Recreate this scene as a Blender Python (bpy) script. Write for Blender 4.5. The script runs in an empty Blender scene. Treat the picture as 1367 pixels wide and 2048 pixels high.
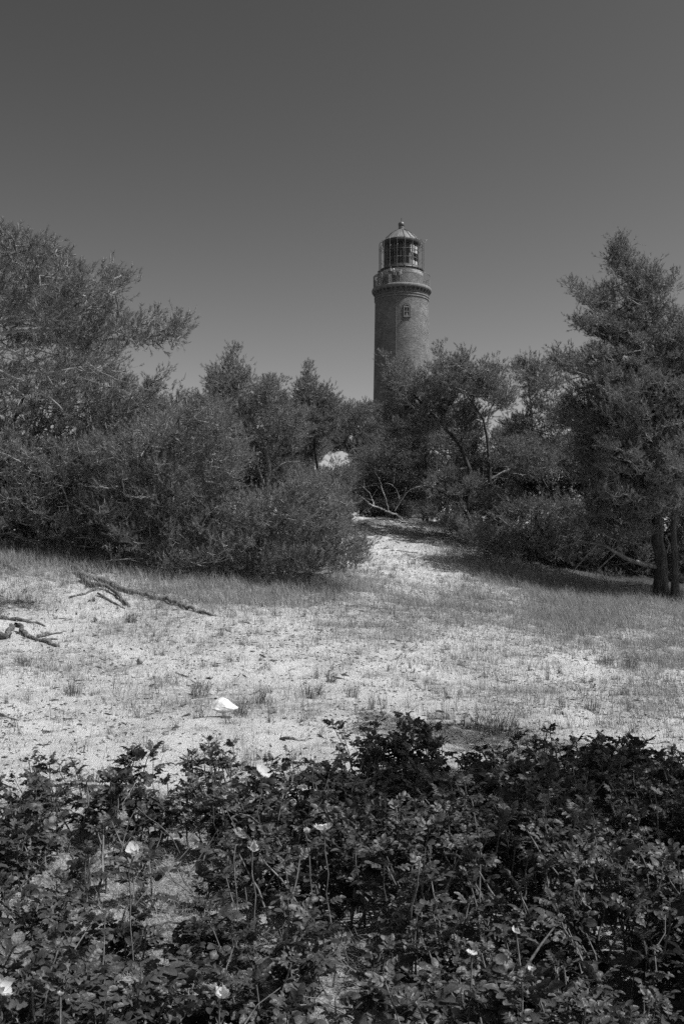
import bpy, math, random
import numpy as np
from mathutils import Vector

R = math.radians
rng = np.random.default_rng(7)
random.seed(7)
C = bpy.context.scene.collection
scene = bpy.context.scene

# ------------------------------------------------------------------ camera
F_PX = 1991.0                      # 35 mm lens on a 36 mm high frame, 2048 px
CAM = np.array([0.0, 0.0, 1.65])
PITCH = math.atan(76.0 / F_PX)
cam_d = bpy.data.cameras.new('camera')
cam_d.sensor_fit = 'VERTICAL'; cam_d.sensor_height = 36.0; cam_d.lens = 35.0
cam_d.clip_start = 0.05; cam_d.clip_end = 9000
cam = bpy.data.objects.new('camera', cam_d); C.objects.link(cam)
cam.location = CAM; cam.rotation_euler = (R(90) + PITCH, 0, 0)
scene.camera = cam

# ------------------------------------------------------------------ sky and sun
SUN_EL = R(59.0)
SUN_AZ = np.array([0.969, -0.249])           # towards the sun, seen from above
w = bpy.data.worlds.new('World'); scene.world = w; w.use_nodes = True
nt = w.node_tree; nt.nodes.clear()
sky = nt.nodes.new('ShaderNodeTexSky'); sky.sky_type = 'NISHITA'; sky.sun_disc = False
sky.sun_elevation = SUN_EL; sky.sun_rotation = math.atan2(SUN_AZ[0], SUN_AZ[1])
sky.air_density = 1.0; sky.dust_density = 1.2; sky.ozone_density = 1.0; sky.altitude = 5
sep = nt.nodes.new('ShaderNodeSeparateColor')
pw = nt.nodes.new('ShaderNodeMath'); pw.operation = 'POWER'; pw.inputs[1].default_value = 1.76
bg = nt.nodes.new('ShaderNodeBackground'); bg.inputs['Strength'].default_value = 0.0526
wo = nt.nodes.new('ShaderNodeOutputWorld')
nt.links.new(sky.outputs[0], sep.inputs[0])      # black and white film behind a red filter
nt.links.new(sep.outputs['Red'], pw.inputs[0])
nt.links.new(pw.outputs[0], bg.inputs['Color'])
nt.links.new(bg.outputs[0], wo.inputs['Surface'])
sd = bpy.data.lights.new('sun', 'SUN'); sd.energy = 5.0; sd.angle = R(0.5); sd.color = (1, 1, 1)
sun = bpy.data.objects.new('sun', sd); C.objects.link(sun)
sdir = Vector((SUN_AZ[0] * math.cos(SUN_EL), SUN_AZ[1] * math.cos(SUN_EL), math.sin(SUN_EL)))
sun.rotation_euler = sdir.to_track_quat('Z', 'Y').to_euler(); sun.location = (20, -10, 30)

scene.view_settings.view_transform = 'Standard'; scene.view_settings.look = 'None'
scene.view_settings.exposure = 0.0; scene.view_settings.gamma = 1.0
scene.cycles.max_bounces = 6; scene.cycles.diffuse_bounces = 3
scene.cycles.transparent_max_bounces = 8
scene.cycles.use_adaptive_sampling = True; scene.cycles.adaptive_threshold = 0.02
scene.cycles.use_denoising = False

# ------------------------------------------------------------------ helpers
def P(px, py, Y):
    """world point seen at photo pixel (px,py) at distance Y in front of the camera"""
    a = (px - 683.5) / F_PX; b = (1024.0 - py) / F_PX
    d = np.array([a, math.cos(PITCH) - b * math.sin(PITCH), math.sin(PITCH) + b * math.cos(PITCH)])
    return CAM + d * (Y / d[1])

def proj(p):
    v = p - CAM
    cy = v[..., 1] * math.cos(PITCH) + v[..., 2] * math.sin(PITCH)
    cz = -v[..., 1] * math.sin(PITCH) + v[..., 2] * math.cos(PITCH)
    return 683.5 + F_PX * v[..., 0] / cy, 1024 - F_PX * cz / cy

_tab = np.random.default_rng(11).random((256, 256))
def vnoise(x, y):
    xi = np.floor(x).astype(int); yi = np.floor(y).astype(int)
    fx = x - xi; fy = y - yi
    fx = fx * fx * (3 - 2 * fx); fy = fy * fy * (3 - 2 * fy)
    a = _tab[xi & 255, yi & 255]; b = _tab[(xi + 1) & 255, yi & 255]
    c = _tab[xi & 255, (yi + 1) & 255]; d = _tab[(xi + 1) & 255, (yi + 1) & 255]
    return (a * (1 - fx) + b * fx) * (1 - fy) + (c * (1 - fx) + d * fx) * fy
def fbm(x, y, o=4):
    s = 0; a = 0.5
    for k in range(o):
        s = s + a * (vnoise(x * 2 ** k + 17.3 * k, y * 2 ** k + 5.1 * k) - 0.5); a *= 0.5
    return s

# terrain: thin-plate surface through measured points of the dune
_cp = []
for px, py, Y in [(683, 1480, 8.6), (683, 1400, 11), (683, 1300, 14.5), (683, 1200, 19.5), (683, 1150, 23.5),
                  (740, 1100, 27.5), (750, 1062, 32), (760, 1036, 36.5),
                  (1320, 1195, 26), (1320, 1300, 18), (1320, 1400, 12.7), (1000, 1130, 27.5), (1000, 1200, 21.5), (1000, 1300, 16),
                  (900, 1062, 33), (1100, 1120, 30), (1300, 1120, 34),
                  (0, 1095, 21), (0, 1200, 16.5), (0, 1300, 13), (0, 1400, 10.6), (0, 1500, 8.3),
                  (300, 1130, 20.5), (300, 1200, 17.5), (300, 1300, 13.8), (500, 1150, 21), (620, 1100, 27), (650, 1045, 34)]:
    _cp.append(P(px, py, Y))
for x, y, z in [(-3, 0, 0), (3, 0, 0), (-3, 4, 0), (0, 5, 0), (3, 4, 0), (0, 2, 0), (-8, 3, .1), (8, 3, -.1), (-4, 6.5, 0), (4, 6.5, -.05),
                (-12, 16, 1.3), (-14, 24, 2.2), (14, 26, .3), (14, 16, -.2), (-12, 34, 2.9), (14, 40, 1.8), (0, 44, 2.9), (-14, 46, 2.8),
                (0, 55, 2.4), (15, 55, 2.0), (-15, 58, 2.4), (-16, 8, .4), (16, 6, -.2), (-10, -8, 0), (10, -8, 0)]:
    _cp.append(np.array([x, y, z], float))
_cp = np.array(_cp)
def _tps(r2):
    return 0.5 * r2 * np.log(r2 + 1e-9)
_n = len(_cp)
_K = _tps(((_cp[:, None, :2] - _cp[None, :, :2]) ** 2).sum(-1)) + np.eye(_n) * 1.5
_Pm = np.hstack([np.ones((_n, 1)), _cp[:, :2]])
_A = np.block([[_K, _Pm], [_Pm.T, np.zeros((3, 3))]])
_sol = np.linalg.solve(_A, np.concatenate([_cp[:, 2], np.zeros(3)]))
def H0(x, y):
    x = np.clip(np.asarray(x, float), -15.5, 15.5); y = np.clip(np.asarray(y, float), -8, 56)
    sh = x.shape; q = np.stack([x.ravel(), y.ravel()], 1); out = np.empty(len(q))
    for i in range(0, len(q), 20000):
        s = q[i:i + 20000]
        out[i:i + 20000] = _tps(((s[:, None] - _cp[None, :, :2]) ** 2).sum(-1)) @ _sol[:_n] + _sol[_n] + s @ _sol[_n + 1:]
    return out.reshape(sh)
def H(x, y):
    x = np.asarray(x, float); y = np.asarray(y, float)
    z = H0(x, y)
    z = z + 0.16 * fbm(x * 0.45 + 3, y * 0.45, 3) + 0.11 * fbm(x * 2.0, y * 2.2, 4) + .035 * fbm(x * 8, y * 8 + 40, 2)
    # wind ripples and old footprints
    foot = vnoise(x * 4.3 + 40, y * 3.6 + 9)
    z = z - 0.055 * np.clip(foot - 0.60, 0, 1) / 0.40
    return z
def G(px, py, lo=3.0, hi=60.0):
    """ground point seen at a photo pixel"""
    ys = np.linspace(lo, hi, 500)
    pts = np.array([P(px, py, y) for y in ys])
    g = pts[:, 2] - H(pts[:, 0], pts[:, 1])
    k = np.argmax(g < 0)
    if g[k] >= 0: k = len(ys) - 1
    p = pts[k]; p[2] = H(p[0], p[1]); return p

def mesh_obj(name, V, tris=None, quads=None, mats=(), mat_idx=None, parent=None, smooth=False, tone=None, loc=None):
    V = np.asarray(V, np.float32)
    if loc is not None: V = V - np.asarray(loc, np.float32)
    me = bpy.data.meshes.new(name)
    parts = []; starts = []; tot = 0; nf = 0
    for f, k in ((tris, 3), (quads, 4)):
        if f is not None and len(f):
            f = np.asarray(f, np.int32).reshape(-1, k)
            parts.append(f.ravel()); starts.append(tot + np.arange(len(f)) * k); tot += f.size; nf += len(f)
    li = np.concatenate(parts); st = np.concatenate(starts).astype(np.int32)
    me.vertices.add(len(V)); me.vertices.foreach_set('co', V.ravel())
    me.loops.add(len(li)); me.loops.foreach_set('vertex_index', li)
    me.polygons.add(nf); me.polygons.foreach_set('loop_start', st)
    if mat_idx is not None: me.polygons.foreach_set('material_index', np.asarray(mat_idx, np.int32))
    me.update(calc_edges=True)
    me.polygons.foreach_set('use_smooth', np.full(nf, smooth))
    if tone is not None:
        at = me.attributes.new('tone', 'FLOAT', 'POINT'); at.data.foreach_set('value', np.asarray(tone, np.float32))
    for m in mats: me.materials.append(m)
    o = bpy.data.objects.new(name, me); C.objects.link(o)
    if parent is not None: o.parent = parent
    if loc is not None and parent is None: o.location = loc
    return o

def tag(o, label=None, cat=None, group=None, kind=None):
    if label: o['label'] = label
    if cat: o['category'] = cat
    if group: o['group'] = group
    if kind: o['kind'] = kind
    return o
def empty(name, loc):
    o = bpy.data.objects.new(name, None); o.empty_display_size = 0.2
    o.location = tuple(float(v) for v in loc); C.objects.link(o); return o

class MB:
    """collects batches of verts / tris / quads into one mesh"""
    def __init__(s): s.V = []; s.T = []; s.Q = []; s.TM = []; s.QM = []; s.tn = []; s.n = 0
    def add(s, V, T=None, Q=None, m=0, tone=None):
        V = np.asarray(V, float).reshape(-1, 3)
        if T is not None and len(T): T = np.asarray(T).reshape(-1, 3); s.T.append(T + s.n); s.TM.append(np.full(len(T), m))
        if Q is not None and len(Q): Q = np.asarray(Q).reshape(-1, 4); s.Q.append(Q + s.n); s.QM.append(np.full(len(Q), m))
        s.V.append(V); s.tn.append(np.full(len(V), 0.5) if tone is None else np.broadcast_to(tone, (len(V),)))
        s.n += len(V)
    def build(s, name, mats, parent=None, smooth=False, loc=None):
        if not isinstance(mats, (list, tuple)): mats = [mats]
        T = np.concatenate(s.T) if s.T else None; Q = np.concatenate(s.Q) if s.Q else None
        mi = np.concatenate(s.TM + s.QM)
        if parent is not None and loc is None: loc = np.array(parent.location) if parent.parent is None else None
        return mesh_obj(name, np.concatenate(s.V), T, Q, mats, mi, parent, smooth, np.concatenate(s.tn), loc)
    def box(s, c, sz, rot=0.0, m=0, tone=None):
        x, y, z = np.array(sz) / 2
        v = np.array([[-x, -y, -z], [x, -y, -z], [x, y, -z], [-x, y, -z], [-x, -y, z], [x, -y, z], [x, y, z], [-x, y, z]])
        c_, s_ = math.cos(rot), math.sin(rot)
        v = v @ np.array([[c_, s_, 0], [-s_, c_, 0], [0, 0, 1]]) + np.array(c)
        s.add(v, Q=[[0, 3, 2, 1], [4, 5, 6, 7], [0, 1, 5, 4], [1, 2, 6, 5], [2, 3, 7, 6], [3, 0, 4, 7]], m=m, tone=tone)
    def tube(s, pts, rad, sides=8, m=0, jit=0.0, cap=True, tone=None):
        pts = np.asarray(pts, float); rad = np.broadcast_to(rad, (len(pts),))
        s.tubes(pts[None], np.asarray(rad)[None], sides, m, jit, tone)
        if cap:
            n0 = s.n - len(pts) * sides
            T = [[n0 - n0, i + 1, i] for i in range(1, sides - 1)]
            last = (len(pts) - 1) * sides
            T2 = [[last, last + i, last + i + 1] for i in range(1, sides - 1)]
            s.T.append(np.array(T + T2) + n0); s.TM.append(np.full(len(T + T2), m))
    def tubes(s, Pn, Rn, sides=3, m=0, jit=0.0, tone=None):
        """many tubes of equal point count: Pn (n,k,3), Rn (n,k)"""
        Pn = np.asarray(Pn, float); Rn = np.asarray(Rn, float); n, k, _ = Pn.shape
        t = np.gradient(Pn, axis=1); t /= np.linalg.norm(t, axis=2, keepdims=True) + 1e-9
        ref = np.tile(np.array([0.31, 0.77, 0.11]), (n, 1)); m0 = t.mean(1)
        par = np.abs((m0 * ref).sum(1)) / (np.linalg.norm(m0, axis=1) * np.linalg.norm(ref, axis=1) + 1e-9) > 0.85
        ref[par] = [0.9, -0.2, 0.3]
        a = np.cross(t, ref[:, None, :]); a /= np.linalg.norm(a, axis=2, keepdims=True) + 1e-9
        b = np.cross(t, a)
        th = np.arange(sides) / sides * 2 * math.pi
        rr = Rn[:, :, None] * (1 + jit * (rng.random((n, k, sides)) - 0.5) * 2)
        V = Pn[:, :, None, :] + rr[..., None] * (np.cos(th)[None, None, :, None] * a[:, :, None] + np.sin(th)[None, None, :, None] * b[:, :, None])
        idx = np.arange(n * k * sides).reshape(n, k, sides)
        nx = np.roll(idx, -1, axis=2)
        Q = np.stack([idx[:, :-1], nx[:, :-1], nx[:, 1:], idx[:, 1:]], -1).reshape(-1, 4)
        tn = None if tone is None else np.repeat(np.broadcast_to(tone, (n,)), k * sides)
        s.add(V.reshape(-1, 3), Q=Q, m=m, tone=tn)
    def lathe(s, prof, n=48, c=(0, 0, 0), m=0, a0=0, a1=2 * math.pi, tone=None):
        prof = np.asarray(prof, float); full = abs(a1 - a0 - 2 * math.pi) < 1e-6
        th = np.linspace(a0, a1, n + 1)[:n] if full else np.linspace(a0, a1, n)
        V = np.stack([prof[:, None, 0] * np.cos(th) + c[0], prof[:, None, 0] * np.sin(th) + c[1], np.broadcast_to(prof[:, None, 1] + c[2], (len(prof), len(th)))], -1)
        idx = np.arange(len(prof) * len(th)).reshape(len(prof), len(th))
        if full: a = idx; b = np.roll(idx, -1, 1)
        else: a = idx[:, :-1]; b = idx[:, 1:]
        Q = np.stack([a[:-1], b[:-1], b[1:], a[1:]], -1).reshape(-1, 4)
        s.add(V.reshape(-1, 3), Q=Q, m=m, tone=tone)

# ------------------------------------------------------------------ materials
def new_mat(name):
    m = bpy.data.materials.new(name); m.use_nodes = True
    n = m.node_tree.nodes; l = m.node_tree.links; b = n['Principled BSDF']
    return m, n, l, b
def g3(v): return (v, v, v, 1)
def simple(name, v, rough=0.7, spec=0.3, metal=0.0, var=0.0, scale=20, bump=0.0):
    m, n, l, b = new_mat(name)
    b.inputs['Base Color'].default_value = g3(v); b.inputs['Roughness'].default_value = rough
    b.inputs['Specular IOR Level'].default_value = spec; b.inputs['Metallic'].default_value = metal
    tc = n.new('ShaderNodeTexCoord'); no = n.new('ShaderNodeTexNoise'); no.inputs['Scale'].default_value = scale; no.inputs['Detail'].default_value = 6
    l.new(tc.outputs['Object'], no.inputs['Vector'])
    mr = n.new('ShaderNodeMapRange'); mr.inputs['From Min'].default_value = .3; mr.inputs['From Max'].default_value = .7
    mr.inputs['To Min'].default_value = v * (1 - var); mr.inputs['To Max'].default_value = v * (1 + var)
    l.new(no.outputs['Fac'], mr.inputs['Value']); l.new(mr.outputs[0], b.inputs['Base Color'])
    if bump:
        bp = n.new('ShaderNodeBump'); bp.inputs['Strength'].default_value = bump; bp.inputs['Distance'].default_value = 0.02
        l.new(no.outputs['Fac'], bp.inputs['Height']); l.new(bp.outputs[0], b.inputs['Normal'])
    return m
def leafy(name, v, spread=0.6, rough=0.5, spec=0.4, trans=0.25, bump=0.0, bscale=120):
    """foliage: tone attribute gives every shoot or blade its own natural shade"""
    m, n, l, b = new_mat(name)
    at = n.new('ShaderNodeAttribute'); at.attribute_name = 'tone'
    mr = n.new('ShaderNodeMapRange'); mr.inputs['To Min'].default_value = v * (1 - spread); mr.inputs['To Max'].default_value = v * (1 + spread)
    l.new(at.outputs['Fac'], mr.inputs['Value']); l.new(mr.outputs[0], b.inputs['Base Color'])
    b.inputs['Roughness'].default_value = rough; b.inputs['Specular IOR Level'].default_value = spec
    tr = n.new('ShaderNodeBsdfTranslucent'); l.new(mr.outputs[0], tr.inputs['Color'])
    mx = n.new('ShaderNodeMixShader'); mx.inputs[0].default_value = trans
    out = n['Material Output']
    l.new(b.outputs[0], mx.inputs[1]); l.new(tr.outputs[0], mx.inputs[2]); l.new(mx.outputs[0], out.inputs['Surface'])
    if bump:
        tc = n.new('ShaderNodeTexCoord'); no = n.new('ShaderNodeTexNoise'); no.inputs['Scale'].default_value = bscale
        l.new(tc.outputs['Object'], no.inputs['Vector'])
        bp = n.new('ShaderNodeBump'); bp.inputs['Strength'].default_value = bump; bp.inputs['Distance'].default_value = 0.004
        l.new(no.outputs['Fac'], bp.inputs['Height']); l.new(bp.outputs[0], b.inputs['Normal'])
    return m

M_needle = leafy('pine_needles', 0.18, 0.5, 0.5, 0.35, 0.3)
M_candle = leafy('pine_candles', 0.30, 0.3, 0.7, 0.2, 0.1)
M_leaf_small = leafy('shrub_leaves', 0.13, 0.5, 0.5, 0.3, 0.35)
M_rose = leafy('rose_leaves', 0.064, 0.55, 0.45, 0.45, 0.27, 0.5, 140)
M_straw = leafy('dry_grass', 0.24, 0.62, 0.7, 0.2, 0.3)
M_petal = leafy('rose_petals', 0.62, 0.15, 0.6, 0.2, 0.35, 0.4, 60)
M_cone = simple('pine_cones', 0.06, 0.8, var=.3)

def bark_mat(name, v, var, scale=9, bump=0.9):
    m, n, l, b = new_mat(name)
    tc = n.new('ShaderNodeTexCoord'); mp = n.new('ShaderNodeMapping'); mp.inputs['Scale'].default_value = (1, 1, 0.28)
    l.new(tc.outputs['Object'], mp.inputs['Vector'])
    vo = n.new('ShaderNodeTexVoronoi'); vo.inputs['Scale'].default_value = scale * 2.2; vo.feature = 'DISTANCE_TO_EDGE'
    no = n.new('ShaderNodeTexNoise'); no.inputs['Scale'].default_value = scale; no.inputs['Detail'].default_value = 8
    l.new(mp.outputs[0], vo.inputs['Vector']); l.new(mp.outputs[0], no.inputs['Vector'])
    mr = n.new('ShaderNodeMapRange'); mr.inputs['From Min'].default_value = .3; mr.inputs['From Max'].default_value = .7
    mr.inputs['To Min'].default_value = v * (1 - var); mr.inputs['To Max'].default_value = v * (1 + var)
    l.new(no.outputs['Fac'], mr.inputs['Value']); l.new(mr.outputs[0], b.inputs['Base Color'])
    ad = n.new('ShaderNodeMath'); ad.operation = 'ADD'
    mn = n.new('ShaderNodeMath'); mn.operation = 'MINIMUM'; mn.inputs[1].default_value = 0.12
    l.new(vo.outputs['Distance'], mn.inputs[0])
    ml = n.new('ShaderNodeMath'); ml.operation = 'MULTIPLY'; ml.inputs[1].default_value = 4; l.new(mn.outputs[0], ml.inputs[0])
    l.new(ml.outputs[0], ad.inputs[0]); l.new(no.outputs['Fac'], ad.inputs[1])
    bp = n.new('ShaderNodeBump'); bp.inputs['Strength'].default_value = bump; bp.inputs['Distance'].default_value = 0.03
    l.new(ad.outputs[0], bp.inputs['Height']); l.new(bp.outputs[0], b.inputs['Normal'])
    b.inputs['Roughness'].default_value = 0.85; b.inputs['Specular IOR Level'].default_value = 0.2
    return m
M_bark = bark_mat('pine_bark', 0.075, 0.55, 9, 1.0)
M_twig = bark_mat('pine_branch_bark', 0.25, 0.45, 14, 0.6)
M_palebark = bark_mat('sunlit_pale_bark', 0.30, 0.4, 16, 0.5)  # bark of one pine lightened, sunlight put into the colour
M_pale = bark_mat('bare_pale_bark', 0.52, 0.25, 18, 0.4)
M_drift = bark_mat('weathered_wood', 0.15, 0.55, 12, 1.0)
M_stem = simple('rose_stems', 0.16, 0.7, var=.5, scale=40)

# sand with moss, lichen, needles and fine litter
def sand_mat():
    m, n, l, b = new_mat('dune_sand')
    tc = n.new('ShaderNodeTexCoord')
    def noise(s, d=6, r=.6, dist=0):
        x = n.new('ShaderNodeTexNoise'); x.inputs['Scale'].default_value = s; x.inputs['Detail'].default_value = d
        x.inputs['Roughness'].default_value = r; x.inputs['Distortion'].default_value = dist
        l.new(tc.outputs['Object'], x.inputs['Vector']); return x.outputs['Fac']
    def rng_(v, a, b_, c, d):
        x = n.new('ShaderNodeMapRange'); x.inputs['From Min'].default_value = a; x.inputs['From Max'].default_value = b_
        x.inputs['To Min'].default_value = c; x.inputs['To Max'].default_value = d; l.new(v, x.inputs['Value']); return x.outputs[0]
    def mix(f, a, b_):
        x = n.new('ShaderNodeMix'); x.data_type = 'FLOAT'
        l.new(f, x.inputs[0])
        for k, v in ((2, a), (3, b_)):
            if isinstance(v, float): x.inputs[k].default_value = v
            else: l.new(v, x.inputs[k])
        return x.outputs[0]
    grain = rng_(noise(26, 8, .75), .27, .73, .42, .72)
    at = n.new('ShaderNodeAttribute'); at.attribute_name = 'tone'
    big = noise(.9, 7, .68, .6)
    ad = n.new('ShaderNodeMath'); ad.operation = 'ADD'; l.new(big, ad.inputs[0]); l.new(at.outputs['Fac'], ad.inputs[1])
    mossy = rng_(ad.outputs[0], .58, .88, .03, 1.)
    mottle = rng_(noise(9, 9, .8, .8), .38, .60, 0., 1.)
    mm = n.new('ShaderNodeMath'); mm.operation = 'MULTIPLY'; l.new(mossy, mm.inputs[0]); l.new(mottle, mm.inputs[1])
    c1 = mix(mm.outputs[0], grain, .12)
    fleck = rng_(noise(34, 6, .7), .58, .68, 0., .5)
    c2 = mix(fleck, c1, .12)
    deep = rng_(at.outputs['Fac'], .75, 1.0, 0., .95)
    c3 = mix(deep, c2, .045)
    l.new(c3, b.inputs['Base Color']); b.inputs['Roughness'].default_value = .95; b.inputs['Specular IOR Level'].default_value = .1
    ad2 = n.new('ShaderNodeMath'); ad2.operation = 'ADD'; l.new(noise(14, 8, .7), ad2.inputs[0]); l.new(noise(70, 4, .6), ad2.inputs[1])
    bp = n.new('ShaderNodeBump'); bp.inputs['Strength'].default_value = .8; bp.inputs['Distance'].default_value = .05
    l.new(ad2.outputs[0], bp.inputs['Height']); l.new(bp.outputs[0], b.inputs['Normal'])
    return m
M_sand = sand_mat()

# ------------------------------------------------------------------ cover of the ground (0 bare sand .. 1 litter and moss)
def inpoly(x, y, poly):
    poly = np.asarray(poly, float); x = np.asarray(x, float); y = np.asarray(y, float)
    ins = np.zeros(x.shape, bool); j = len(poly) - 1
    for i in range(len(poly)):
        xi, yi = poly[i]; xj, yj = poly[j]
        c = ((yi > y) != (yj > y)) & (x < (xj - xi) * (y - yi) / (yj - yi + 1e-12) + xi)
        ins ^= c; j = i
    return ins
# grassier patches (photo pixels of the slope -> value)
PATCH = [(60, 1110, 170, 45, 1.0), (420, 1190, 230, 40, .8), (620, 1180, 180, 45, 1.0), (900, 1215, 180, 45, .9), (1150, 1235, 170, 60, 1.05),
         (1330, 1300, 120, 60, .8), (760, 1260, 200, 40, .6), (60, 1200, 90, 40, .5), (300, 1260, 120, 40, .45), (1020, 1400, 190, 45, .45),
         (1300, 1400, 120, 60, .55), (330, 1390, 200, 45, .4), (130, 1330, 130, 40, .45), (960, 1320, 200, 45, .35), (560, 1410, 120, 40, .4),
         (700, 1330, 100, 30, .2), (500, 1260, 120, 30, .35), (960, 1055, 120, 18, .7), (740, 1045, 60, 10, .5), (1000, 1140, 100, 30, .7), (1150, 1180, 120, 35, .9)]
def cover(x, y):
    z = H0(x, y); px, py = proj(np.stack([x, y, z], -1))
    v = np.zeros_like(px)
    for a, b, ra, rb, s in PATCH:
        v = np.maximum(v, s * np.exp(-(((px - a) / ra) ** 2 + ((py - b) / rb) ** 2)))
    out = (px < -30) | (px > 1400) | (y < 2)
    v = np.where(out, 0.6, v)
    return v
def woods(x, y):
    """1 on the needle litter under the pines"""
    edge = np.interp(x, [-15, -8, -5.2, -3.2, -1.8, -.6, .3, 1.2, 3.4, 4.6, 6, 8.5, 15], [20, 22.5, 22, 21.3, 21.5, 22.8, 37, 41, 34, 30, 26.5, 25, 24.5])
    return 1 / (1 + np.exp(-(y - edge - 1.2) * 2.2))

gx = np.concatenate([-np.geomspace(2500, 17, 16), np.arange(-15.5, 15.51, 0.11), np.geomspace(17, 2500, 16)])
gy = np.concatenate([-np.geomspace(2500, 6, 14), np.arange(-4, 3, .3), np.arange(3, 30, 0.085), np.arange(30, 60, .25), np.geomspace(62, 3000, 18)])
XX, YY = np.meshgrid(gx, gy)
ZZ = H(XX, YY)
tn = 0.32 * cover(XX, YY)
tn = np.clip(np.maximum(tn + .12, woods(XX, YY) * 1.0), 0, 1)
rose_zone = 1 / (1 + np.exp((YY - 6.4) * 3))
tn = np.maximum(tn, .66 * rose_zone)
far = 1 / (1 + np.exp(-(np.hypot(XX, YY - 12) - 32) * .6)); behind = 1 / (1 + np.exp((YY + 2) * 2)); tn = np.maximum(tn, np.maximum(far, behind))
idx = np.arange(XX.size).reshape(XX.shape)
Q = np.stack([idx[:-1, :-1], idx[:-1, 1:], idx[1:, 1:], idx[1:, :-1]], -1).reshape(-1, 4)
o = mesh_obj('ground', np.stack([XX, YY, ZZ], -1).reshape(-1, 3), None, Q, [M_sand], smooth=True, tone=tn.ravel())
tag(o, 'pale dune sand with moss and litter', 'ground', kind='structure')

# ------------------------------------------------------------------ lighthouse
TY = 102.0
TC = P(802.5, 600, TY); tx, ty = TC[0], TY
SC = TY / F_PX                                    # metres per photo pixel there
def tz(py): return P(802.5, py, TY)[2]
def ring(rp_pts): return [(r * SC, tz(p)) for r, p in rp_pts]

def brick_mat(name, lo, hi, mortar):
    m, n, l, b = new_mat(name)
    tc = n.new('ShaderNodeTexCoord'); sp = n.new('ShaderNodeSeparateXYZ'); l.new(tc.outputs['Object'], sp.inputs[0])
    at = n.new('ShaderNodeMath'); at.operation = 'ARCTAN2'; l.new(sp.outputs['Y'], at.inputs[0]); l.new(sp.outputs['X'], at.inputs[1])
    mu = n.new('ShaderNodeMath'); mu.operation = 'MULTIPLY'; mu.inputs[1].default_value = 2.9; l.new(at.outputs[0], mu.inputs[0])
    cb = n.new('ShaderNodeCombineXYZ'); l.new(mu.outputs[0], cb.inputs['X']); l.new(sp.outputs['Z'], cb.inputs['Y'])
    br = n.new('ShaderNodeTexBrick'); br.inputs['Scale'].default_value = 1.0
    br.inputs['Brick Width'].default_value = .26; br.inputs['Row Height'].default_value = .085; br.inputs['Mortar Size'].default_value = .009
    br.inputs['Color1'].default_value = g3(lo); br.inputs['Color2'].default_value = g3(hi); br.inputs['Mortar'].default_value = g3(mortar)
    l.new(cb.outputs[0], br.inputs['Vector'])
    no = n.new('ShaderNodeTexNoise'); no.inputs['Scale'].default_value = .9; no.inputs['Detail'].default_value = 8; no.inputs['Roughness'].default_value = .65
    l.new(tc.outputs['Object'], no.inputs['Vector'])
    mr = n.new('ShaderNodeMapRange'); mr.inputs['From Min'].default_value = .35; mr.inputs['From Max'].default_value = .65
    mr.inputs['To Min'].default_value = .78; mr.inputs['To Max'].default_value = 1.15; l.new(no.outputs['Fac'], mr.inputs['Value'])
    n2 = n.new('ShaderNodeTexNoise'); n2.inputs['Scale'].default_value = 4.0; n2.inputs['Detail'].default_value = 6
    mp = n.new('ShaderNodeMapping'); mp.inputs['Scale'].default_value = (1, 1, 3.5); l.new(tc.outputs['Object'], mp.inputs['Vector']); l.new(mp.outputs[0], n2.inputs['Vector'])
    m2 = n.new('ShaderNodeMapRange'); m2.inputs['From Min'].default_value = .35; m2.inputs['From Max'].default_value = .62
    m2.inputs['To Min'].default_value = .7; m2.inputs['To Max'].default_value = 1.15; l.new(n2.outputs['Fac'], m2.inputs['Value'])
    mm = n.new('ShaderNodeMath'); mm.operation = 'MULTIPLY'; l.new(mr.outputs[0], mm.inputs[0]); l.new(m2.outputs[0], mm.inputs[1])
    vm = n.new('ShaderNodeVectorMath'); vm.operation = 'SCALE'; l.new(br.outputs['Color'], vm.inputs[0]); l.new(mm.outputs[0], vm.inputs['Scale'])
    l.new(vm.outputs[0], b.inputs['Base Color'])
    bp = n.new('ShaderNodeBump'); bp.inputs['Strength'].default_value = .5; bp.inputs['Distance'].default_value = .02; bp.invert = True
    l.new(br.outputs['Fac'], bp.inputs['Height']); l.new(bp.outputs[0], b.inputs['Normal'])
    b.inputs['Roughness'].default_value = .85; b.inputs['Specular IOR Level'].default_value = .2
    return m
M_brick = brick_mat('tower_brick', .145, .235, .225)
M_stone = simple('gallery_stone', .19, .8, var=.25, scale=3, bump=.3)
M_plaster = simple('pale_plaster', .5, .8, var=.12, scale=2)
M_iron = simple('dark_iron', .035, .5, .5, var=.3, scale=5)
M_rail = simple('grey_painted_iron', .22, .5, .4, var=.15, scale=6)
M_cage = simple('cage_bar_paint', .16, .5, .4, var=.15, scale=6)
M_copper = simple('weathered_copper', .18, .5, .5, .25, var=.25, scale=1.6)
M_frame = simple('window_paint', .24, .6, var=.1)
M_dark = simple('dark_window_pane', .01, .08, .6)
M_glint_gauge = simple('glint_and_gauge_white', .5, .8, var=.05)  # white of the wind gauge and of the panels imitating pane reflections
M_glass, n, l, b = new_mat('lantern_glass')
tr = n.new('ShaderNodeBsdfTransparent'); tr.inputs[0].default_value = g3(.97)
gl = n.new('ShaderNodeBsdfGlossy'); gl.inputs['Roughness'].default_value = .03
lw = n.new('ShaderNodeLayerWeight'); lw.inputs[0].default_value = .25
mx = n.new('ShaderNodeMixShader'); l.new(lw.outputs['Fresnel'], mx.inputs[0]); l.new(tr.outputs[0], mx.inputs[1]); l.new(gl.outputs[0], mx.inputs[2])
l.new(mx.outputs[0], n['Material Output'].inputs['Surface'])

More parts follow.
